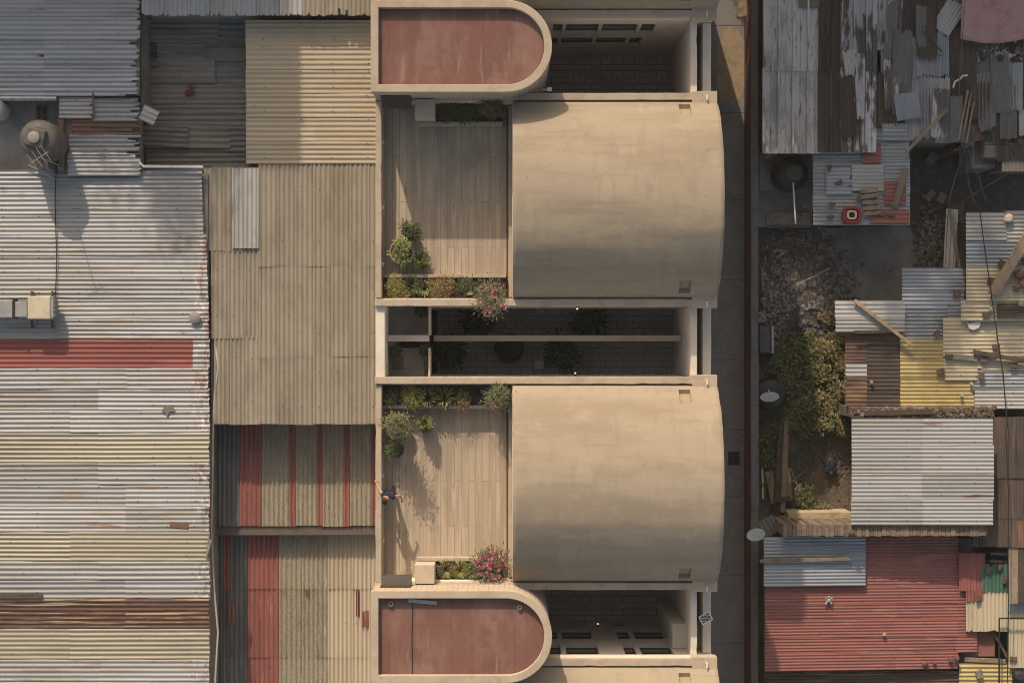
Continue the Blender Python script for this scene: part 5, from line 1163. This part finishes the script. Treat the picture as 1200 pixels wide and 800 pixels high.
# cables
hub = P(1131, 172, 4.6)
pole = thing('cable_post', 'thin post with a tangle of cables at its head in the north-east shade', 'post', (hub.x, hub.y, 0))
MB().tube([(hub.x, hub.y, 0), (hub.x, hub.y, 4.7)], .06, 8).build('post', wooddark, pole)
mb = MB()
for k in range(5): mb.chunk((hub.x + R.gauss(0, .1), hub.y + R.gauss(0, .1), 4.6 + R.random() * .1), .09)
mb.build('junction_box', blackm, pole)
for i, (pts, lb) in enumerate((((( 1131, 172, 4.6), (1112, 235, 3.6), (1109, 290, 2.6)), 'cable running south-west from the post to the narrow pale sheet'), (((1131, 172, 4.6), (1126, 225, 3.7), (1130, 330, 3.2)), 'cable running almost due south from the post'),
                               (((1132, 172, 4.6), (1135, 215, 3.6), (1144, 240, 3.1)), 'cable dropping to the north-west corner of the dappled shack'), (((1133, 172, 4.6), (1138, 200, 3.7), (1139, 232, 3.0)), 'short steep cable south of the post'),
                               (((1133, 171, 4.6), (1148, 210, 3.7), (1157, 238, 3.1)), 'cable dropping south-east from the post to the dark yard edge'), (((1128, 236, 3.2), (1150, 222, 3.4), (1186, 201, 2.8)), 'cable slanting up to the beige lean-to'),
                               (((1132, 170, 4.6), (1160, 169.5, 4.2), (1215, 169.5, 3.9)), 'level cable from the post to the right edge'), (((1131, 170, 4.6), (1124, 100, 4.6), (1133, -20, 5.2)), 'cable rising north from the post past the tarp'),
                               (((1148, 245, 3.3), (1160, 330, 3.5), (1167, 380, 3.4), (1176, 440, 3.3), (1181, 500, 3.6)), 'long dark cable crossing the dappled and cream roofs'), (((1179, 500, 3.6), (1182, 580, 3.7), (1182, 700, 3.7), (1181, 815, 3.7)), 'long dark cable along the right edge past the cream ribs'),
                               (((1149, 140, 3.2), (1163, 155, 3.1), (1167, 170, 3.0)), 'short cable at the rusty shack'))):
    n = 10; pv = [P(*q) for q in pts]; out = []
    for s_ in range(len(pv) - 1):
        for k in range(n):
            t_ = k / n; q = pv[s_].lerp(pv[s_ + 1], t_); q.z -= .25 * t_ * (1 - t_); out.append(q)
    out.append(pv[-1])
    MB().tube(out, .02 if 'long' in lb else .014, 5).build('overhead_cable', blackm if i in (8, 9, 6, 1, 3) else mk('cable_grey', (.12, .105, .09), [], .8), None, smooth=True, label=lb, cat='cable', group='overhead cables')
# cloth hung on the boundary wall
mb = MB(); vs = []
for i in range(13):
    for j in range(7):
        u, v = i / 12, j / 6
        q = P(865 + 11 * v, -8 + 28 * u, 2.0); vs.append((q.x, q.y, 2.03 - .5 * (1 - v) ** 2 + .06 * math.sin(u * 14) * (1 - v) + .02 * nz(u * 9, v * 5)))
mb.add(vs, [(i * 7 + j, (i + 1) * 7 + j, (i + 1) * 7 + j + 1, i * 7 + j + 1) for i in range(12) for j in range(6)])
mb.build('hanging_cloth', mk('tan_cloth', (.27, .2, .13), [((.18, .13, .085), 5, .45, .66, .7)], .95), None, smooth=True, solid=.012, label='tan cloth hanging over the boundary wall at the top of the street', cat='cloth')

# ------------------------------------------------------------------ terrace plants
zp = ZD + .32
bush('potted_plant', 'small potted shrub standing alone in shade, uppermost of the three on the shaded terrace', 'potted plant', 482, 272, ZD, .33, .65, 600, .13, .05, LG, 'potted plants on the shaded terrace', pot=(.24, .35, potd))
bush('potted_plant', 'bushy plant in the big pale round pot on the shaded terrace', 'potted plant', 471, 295, ZD, .36, .85, 460, .13, .06, LB, 'potted plants on the shaded terrace', pot=(.42, .5, potm), stems=7)
bush('potted_plant', 'broad-leaved potted plant, closest of the three to the planter of the shaded terrace', 'potted plant', 493, 305, ZD, .38, .85, 80, .4, .10, LB, 'potted plants on the shaded terrace', style='rosette', pot=(.26, .38, potd))
PA = 'plants in the courtyard planter of the shaded terrace'; zb = zp
bush('planter_shrub', 'rounded olive shrub at the west end of the shaded terrace planter', 'shrub', 464, 337, zb, .44, .45, 1100, .11, .03, LY, PA, stems=10)
bush('planter_grass', 'dark green strappy tuft right of the olive shrub in the shaded terrace planter', 'plant', 483, 336, zb, .36, .4, 90, .3, .035, LG, PA, style='grass')
bush('planter_grass', 'pale green strappy tuft left of the orange-brown shrub in the shaded terrace planter', 'plant', 497, 338, zb, .32, .42, 80, .3, .035, LB, PA, style='grass')
bush('planter_shrub', 'wide orange-brown shrub in the middle of the shaded terrace planter', 'shrub', 517, 338, zb, .5, .5, 1300, .11, .03, LO, PA, stems=12)
bush('planter_shrub', 'low dark green shrub between the orange-brown shrub and the pink oleander', 'shrub', 545, 335, zb, .34, .3, 420, .11, .04, LG, PA, stems=7)
bush('oleander', 'tall pink-flowering oleander hanging over the middle courtyard', 'flowering shrub', 574, 342, zb, .58, 1.05, 1700, .15, .034, LS, PA, stems=20, flowers=48, lean=(.0, -.30))
PB = 'plants in the courtyard planter of the sunlit terrace'
bush('planter_shrub', 'small sparse shrub at the far west end of the sunlit terrace planter', 'shrub', 458, 467, zb, .26, .35, 260, .1, .035, LS, PB, stems=6)
bush('planter_shrub', 'rounded yellow shrub in the sunlit terrace planter', 'shrub', 482, 465, zb, .4, .5, 1100, .11, .03, LY, PB, stems=10)
bush('planter_grass', 'long-leaved pale agave tuft beside the rounded yellow shrub', 'plant', 501, 466, zb, .42, .5, 42, .4, .05, LS, PB, style='grass')
bush('planter_grass', 'second long-leaved tuft in the middle of the sunlit terrace planter', 'plant', 521, 466, zb, .4, .5, 46, .4, .045, LB, PB, style='grass')
bush('planter_shrub', 'low brownish shrub between the long-leaved tuft and the tall oleander', 'shrub', 541, 467, zb, .36, .45, 500, .1, .035, LO, PB, stems=7)
bush('oleander', 'tall grey-green oleander with few blossoms in the sunlit terrace planter', 'flowering shrub', 580, 464, zb, .52, 1.25, 1500, .15, .032, LS, PB, stems=14, flowers=5)
bush('planter_shrub', 'dark tuft at the east end of the sunlit terrace planter', 'shrub', 594, 466, zb, .16, .4, 140, .1, .035, LG, PB, stems=4)
bush('potted_plant', 'tall loose shrub in a pale round pot by the west parapet of the sunlit terrace', 'potted plant', 465, 500, ZD, .48, 1.75, 1100, .12, .05, LS + LO[:1], 'potted plants on the sunlit terrace', pot=(.42, .5, potm), stems=15)
bush('potted_plant', 'small dark potted shrub below the tall loose shrub on the sunlit terrace', 'potted plant', 465, 527, ZD, .3, .8, 480, .12, .045, LG, 'potted plants on the sunlit terrace', pot=(.24, .35, potd), stems=6)
bush('potted_plant', 'bright green rosette plant in a pot on the sunlit terrace', 'potted plant', 498, 497, ZD, .36, 1.0, 60, .36, .1, LB, 'potted plants on the sunlit terrace', style='rosette', pot=(.26, .6, potd))
PC = 'plants in the planter beside the southern tower'
bush('planter_grass', 'low grassy clump beside the pale box at the southern tower', 'plant', 522, 668, zb, .36, .28, 150, .26, .03, LW, PC, style='grass')
bush('planter_grass', 'low olive clump in the middle of the southern tower planter', 'plant', 540, 668, zb, .34, .26, 150, .26, .03, LY, PC, style='grass')
bush('planter_grass', 'bright green strappy clump beside the pink oleander at the southern tower', 'plant', 554, 670, zb, .34, .4, 90, .32, .035, LB, PC, style='grass')
bush('oleander', 'pink oleander in full bloom beside the southern tower', 'flowering shrub', 575, 660, zb, .62, .95, 1300, .16, .035, LS, PC, stems=16, flowers=70)
PD = 'plants in the planter beside the northern tower'
bush('planter_shrub', 'dark shaded shrub beside the box at the northern tower', 'shrub', 527, 130, zb, .44, .4, 700, .11, .04, LG, PD, stems=9)
bush('planter_shrub', 'low dark shrub in the middle of the northern tower planter', 'shrub', 548, 130, zb, .4, .4, 600, .11, .04, LG, PD, stems=8)
bush('oleander', 'dark reddish oleander at the east end of the northern tower planter', 'flowering shrub', 576, 126, zb, .46, .8, 900, .14, .035, LS, PD, stems=12, flowers=6)
c = P(552, 344, ZD + .36)
bt = thing('garden_bottle', 'white bottle lying on the planter soil beside the pink oleander', 'bottle', (c.x, c.y, ZD + .33))
MB().tube([(c.x - .14, c.y, ZD + .39), (c.x + .05, c.y, ZD + .39)], .05, 10).build('bottle_body', whitep, bt)
MB().tube([(c.x + .05, c.y, ZD + .39), (c.x + .12, c.y, ZD + .39)], .022, 8).build('neck', blackm, bt)
# middle courtyard: pots, furniture, shade plants
def zbush(*a, **k): return bush(*a, **k)
zbush('potted_plant', 'round dark potted plant on the landing north of the dividing wall', 'potted plant', 493, 364, 7.8, .22, .4, 200, .1, .04, LG, pot=(.2, .25, potd))
zbush('potted_plant', 'round dark potted plant in the west corner of the south landing', 'potted plant', 464, 411, 7.8, .2, .4, 180, .1, .04, LG, pot=(.2, .25, potd))
zbush('potted_plant', 'teal-pot plant beside the balustrade of the south landing', 'potted plant', 498, 410, 7.8, .2, .4, 180, .1, .04, LG, pot=(.2, .25, mk('teal_pot', (.03, .07, .08), [], .5)))
gt = thing('folding_chair', 'low slatted brown garden chair on the south landing', 'chair', P(466, 426, 7.8))
for k in range(5): plank('slat', None, None, (459, 420 + k * 3), (473, 420 + k * 3), 8.1, .06, .02, wooddark, parent=gt)
for x in (459.5, 472):
    for y in (420, 431): q = P(x, y, 8.1); MB().box(q.x - .02, q.x + .02, q.y - .02, q.y + .02, 7.8, 8.1).build('leg', wooddark, gt)
shf = thing('plant_shelf', 'narrow dark shelf unit against the balustrade of the south landing', 'shelf', P(500, 429, 7.8))
pbox(MB(), (497, 416, 503, 440), 8.55, 8.6).build('top', blackm, shf)
for zz in (7.9, 8.2): pbox(MB(), (497, 416, 503, 440), zz, zz + .03).build('shelf_board', blackm, shf)
for y in (416.5, 439): q = P(500, y, 8.5); MB().box(q.x - .08, q.x + .08, q.y - .015, q.y + .015, 7.8, 8.549).build('side', blackm, shf)
for x, y, r, h, n, lb in ((528, 412, .9, 1.6, 900, 'leafy dark tree fern at the west end of the south courtyard half'), (655, 412, 1.0, 2.4, 1100, 'bushy dark shrub in the middle of the south courtyard half'), (560, 375, .9, 1.8, 800, 'dark shrub in the deep north courtyard half'), (690, 378, .9, 2.0, 800, 'dark shrub at the east of the north courtyard half')):
    zbush('courtyard_shrub', lb, 'shrub', x, y, 2.6, r * .62, h * .75, n, .2, .08, LG, 'shrubs in the middle courtyard', stems=9)
c = P(597, 408, 3.3)
MB().lathe((c.x, c.y, 2.6), [(.3, 0), (.5, .7), (.56, .72), (.56, .8), (.46, .8), (.44, .7), (.01, .68)], 28).build('stone_urn', potd, None, label='big round dark urn on the pavers of the middle courtyard', cat='urn')
for x, y, lb in ((633, 362, 'white stool in the north half of the middle courtyard'), (632, 427, 'white wire stool in the south half of the middle courtyard')):
    zt = 3.15; q = P(x, y, zt); t = thing('stool', lb, 'stool', (q.x, q.y, 2.6))
    MB().box(q.x - .17, q.x + .17, q.y - .16, q.y + .16, zt - .04, zt).build('seat', whitep, t, bevel=.02)
    for sx_ in (-1, 1):
        for sy_ in (-1, 1): MB().box(q.x + sx_ * .14 - .015, q.x + sx_ * .14 + .015, q.y + sy_ * .13 - .015, q.y + sy_ * .13 + .015, 2.6, zt - .04).build('leg', steel, t)

# ------------------------------------------------------------------ the person on the terrace
def skinned(name, verts, edges, radii, mat, parent, sub=2, root=0):
    base = Vector(parent.location)
    me = bpy.data.meshes.new(name); me.from_pydata([Vector(v) - base for v in verts], edges, []); me.materials.append(mat)
    o = bpy.data.objects.new(name, me); COL.objects.link(o); o.parent = parent
    m = o.modifiers.new('Skin', 'SKIN'); m.use_smooth_shade = True
    if not me.skin_vertices: 
        with bpy.context.temp_override(object=o, active_object=o, selected_objects=[o]):
            bpy.ops.mesh.customdata_skin_add()
    sv = me.skin_vertices[0].data
    for i, r in enumerate(radii):
        sv[i].radius = r if isinstance(r, tuple) else (r, r); sv[i].use_root = (i == root)
    s2 = o.modifiers.new('Subsurf', 'SUBSURF'); s2.levels = sub; s2.render_levels = sub
    return o
PX, PY, PZ = -4.12, -5.15, ZD
per = thing('person', 'person in dark clothes with one bare arm on the west parapet of the sunlit terrace', 'person', (PX, PY, PZ))
# faces south, walking along the parapet, head bowed, right hand trailing on the coping
def w_(x, y, z): return (PX + x, PY + y, PZ + z)
J = {'pel': w_(0, .04, .93), 'sp': w_(0, .02, 1.13), 'ch': w_(-.02, -.01, 1.32), 'nk': w_(-.05, -.06, 1.47), 'hd': w_(-.09, -.14, 1.58), 'hd2': w_(-.10, -.17, 1.68),
     'rs': w_(-.17, .04, 1.40), 'rel': w_(-.30, .22, 1.2), 'rwr': w_(-.40, .40, 1.06), 'rh': w_(-.44, .47, 1.035),
     'ls': w_(.16, -.03, 1.40), 'lel': w_(.38, .02, 1.2), 'lwr': w_(.44, -.14, 1.02), 'lh': w_(.43, -.2, .97),
     'rhp': w_(-.09, .04, .88), 'rkn': w_(-.1, -.08, .5), 'ran': w_(-.1, -.04, .08), 'rto': w_(-.1, -.2, .04),
     'lhp': w_(.09, .04, .88), 'lkn': w_(.1, .06, .5), 'lan': w_(.1, .2, .1), 'lto': w_(.1, .06, .04)}
names = list(J); E_ = [('pel', 'sp'), ('sp', 'ch'), ('ch', 'nk'), ('nk', 'hd'), ('hd', 'hd2'), ('ch', 'rs'), ('rs', 'rel'), ('rel', 'rwr'), ('rwr', 'rh'), ('ch', 'ls'), ('ls', 'lel'), ('lel', 'lwr'), ('lwr', 'lh'),
                       ('pel', 'rhp'), ('rhp', 'rkn'), ('rkn', 'ran'), ('ran', 'rto'), ('pel', 'lhp'), ('lhp', 'lkn'), ('lkn', 'lan'), ('lan', 'lto')]
RA = {'pel': (.14, .1), 'sp': (.125, .09), 'ch': (.15, .1), 'nk': .05, 'hd': .085, 'hd2': .08, 'rs': .058, 'rel': .043, 'rwr': .03, 'rh': .034, 'ls': .058, 'lel': .043, 'lwr': .03, 'lh': .034,
      'rhp': .085, 'rkn': .055, 'ran': .038, 'rto': .035, 'lhp': .085, 'lkn': .055, 'lan': .038, 'lto': .035}
skinned('body', [J[n] for n in names], [(names.index(a), names.index(b)) for a, b in E_], [RA[n] for n in names], skin, per)
def chain(nm, keys, radii, mat, sub=2): return skinned(nm, [J[k] if isinstance(k, str) else k for k in keys], [(i, i + 1) for i in range(len(keys) - 1)], radii, mat, per, sub)
sh = ['pel', 'sp', 'ch', 'rs', 'ls']
skinned('shirt', [J['pel'], J['sp'], J['ch'], J['rs'], J['ls'], tuple(Vector(J['rs']).lerp(Vector(J['rel']), .38)), tuple(Vector(J['ls']).lerp(Vector(J['lel']), .38))],
        [(0, 1), (1, 2), (2, 3), (2, 4), (3, 5), (4, 6)], [(.165, .12), (.15, .115), (.17, .125), .08, .08, .07, .07], navy, per)
skinned('trousers', [J['pel'], J['rhp'], J['rkn'], J['ran'], J['lhp'], J['lkn'], J['lan']], [(0, 1), (1, 2), (2, 3), (0, 4), (4, 5), (5, 6)], [(.155, .12), .105, .075, .058, .105, .075, .058], trou, per)
hd = Vector(J['hd2'])
mb = MB()
fw = Vector((-.12, -.9, -.35)).normalized()
for i in range(9):
    for j in range(16):
        th, ph_ = PI * .62 * i / 8, 2 * PI * j / 16
        mb.v.append(hd + Vector((.094 * math.sin(th) * math.cos(ph_), .112 * math.sin(th) * math.sin(ph_) + .025, -.02 + .108 * math.cos(th))) * (1 + .03 * nz(i * 1.1, j * 1.3)))
for i in range(8):
    for j in range(16): mb.f.append([i * 16 + j, i * 16 + (j + 1) % 16, (i + 1) * 16 + (j + 1) % 16, (i + 1) * 16 + j]); mb.m.append(0)
mb.build('hair', hairm, per, smooth=True)
nose = hd + Vector((-.005, -.105, -.07)); MB().add([nose + Vector((-.014, .02, -.01)), nose + Vector((.014, .02, -.01)), nose + Vector((0, .015, .03)), nose + Vector((0, -.018, -.01))], [(0, 1, 3), (1, 2, 3), (2, 0, 3), (0, 2, 1)]).build('nose', skin, per)
for sx_ in (-1, 1):
    MB().lathe(hd + Vector((sx_ * .034, -.085, -.045)), [(.001, -.012), (.012, 0), (.001, .012)], 8).build('eye', hairm, per, smooth=True)
    MB().lathe(hd + Vector((sx_ * .092, .0, -.06)), [(.004, -.03), (.016, 0), (.004, .03)], 8).build('ear', skin, per, smooth=True)
    for k, (key, wr) in enumerate((('rh', 'rwr'),) if sx_ < 0 else (('lh', 'lwr'),)):
        h = Vector(J[key]); d = (h - Vector(J[wr])).normalized(); sd_ = d.cross(Vector((0, 0, 1))).normalized()
        for q, (o_, ln) in enumerate(((-.027, .06), (-.009, .075), (.009, .07), (.027, .055))):
            a = h + sd_ * o_ - d * .01; b = a + d * ln * .6; e = b + d * ln * .35 + Vector((0, 0, -.02))
            chain('finger', [tuple(a), tuple(b), tuple(e)], [.009, .0085, .007], skin, 1)
        a = h - d * .03 + sd_ * .02 * -sx_; chain('thumb', [tuple(a), tuple(a + d * .03 + sd_ * -sx_ * .03), tuple(a + d * .06 + sd_ * -sx_ * .035)], [.011, .01, .008], skin, 1)
for an_, to_ in (('ran', 'rto'), ('lan', 'lto')):
    a, b = Vector(J[an_]), Vector(J[to_]); skinned('shoe', [tuple(a + Vector((0, .05, -.02))), tuple(a.lerp(b, .5) + Vector((0, 0, -.0))), tuple(b + Vector((0, -.03, .005)))], [(0, 1), (1, 2)], [.048, .05, .042], shoem, per, 1)

# ------------------------------------------------------------------ what casts the north shade (just outside the photo)
def shade_tree(label, x, y, h, cr, n, zc=None):
    t = thing('shade_tree', label, 'tree', (x, y, 0), 'trees north of the roofs')
    MB().tube([(x, y, 0), (x + .1, y, h * .35), (x - .1, y + .1, h * .7)], .3, 8, 0, .12).build('trunk', trunkm, t)
    lf = MB(); st = MB()
    for k in range(26):
        a = R.random() * 6.28; q = cr * math.sqrt(R.random()) * .85; cz = h * (zc or .72) + R.uniform(-.28, .28) * h * (.55 if zc else 1)
        cc = Vector((x + q * math.cos(a), y + q * math.sin(a), cz))
        st.tube([(x, y, h * .5), cc], .05, 5, 0, .02)
        for j in range(n // 26):
            off = Vector((R.gauss(0, 1), R.gauss(0, 1), R.gauss(0, .8))) * cr * .2
            lf.leaf(cc + off, Vector((R.uniform(-1, 1), R.uniform(-1, 1), R.uniform(-.5, .5))), R.uniform(.22, .4), .16, R.randrange(3), .2)
    st.build('branch', trunkm, t); lf.build('crown', LG, t)
TREES = [(7.3, 19.2, 11.8, 2.0, 5200), (-13.2, 24.2, 17.9, 1.35, 3600), (-16.0, 24.0, 19.0, 2.2, 4600), (-21.5, 25, 19, 3.0, 4600), (-27, 25, 19, 3, 3500), (7.6, 27.0, 20.6, 2.6, 5200), (10.2, 27.5, 20.4, 2.4, 4600), (15.0, 27, 18.6, 2.6, 4600), (19.5, 27, 18.3, 2.6, 4000)]  # first tree is added to shade the white-ribbed shack
for i, (x, y, h, cr, n) in enumerate(TREES):
    shade_tree('leafy tree north of the roofs, outside the photo, shading them', x, y, h, cr, n, .8 if i == 0 else None)
def flatblock(label, x0, x1, y0, y1, h):  # unseen blocks, sized for the shadow edges they cast on the roofs
    t = thing('shade_block', label, 'building', ((x0 + x1) / 2, (y0 + y1) / 2, 0))
    MB().box(x0, x1, y0, y1, 0, h).build('wall', wallm, t); MB().box(x0 - .1, x1 + .1, y0 - .1, y1 + .1, h + .002, h + .3).build('roof', concr, t)
flatblock('unseen shade-casting block north-west of the roofs, outside the photo', -38, -12.55, 23.6, 34, 17.4)
flatblock('tall unseen shade-casting block north of the street, outside the photo', 4.9, 8.2, 27, 34, 18.6)
flatblock('unseen shade-casting block north-east of the roofs, outside the photo', 8.3, 36, 27.2, 38, 17.4)


# ------------------------------------------------------------------ thin haze added under the drone to lift the deepest shadows
hz = bpy.data.materials.new('haze_air'); hz.use_nodes = True
n_ = hz.node_tree.nodes; n_.remove(n_['Principled BSDF']); pv = n_.new('ShaderNodeVolumePrincipled')
pv.inputs['Density'].default_value = .00022; pv.inputs['Color'].default_value = (.9, .87, .83, 1)
hz.node_tree.links.new(pv.outputs[0], n_['Material Output'].inputs['Volume'])
MB().box(-420, 420, -420, 420, -1, 74).build('haze', hz, kind='stuff')
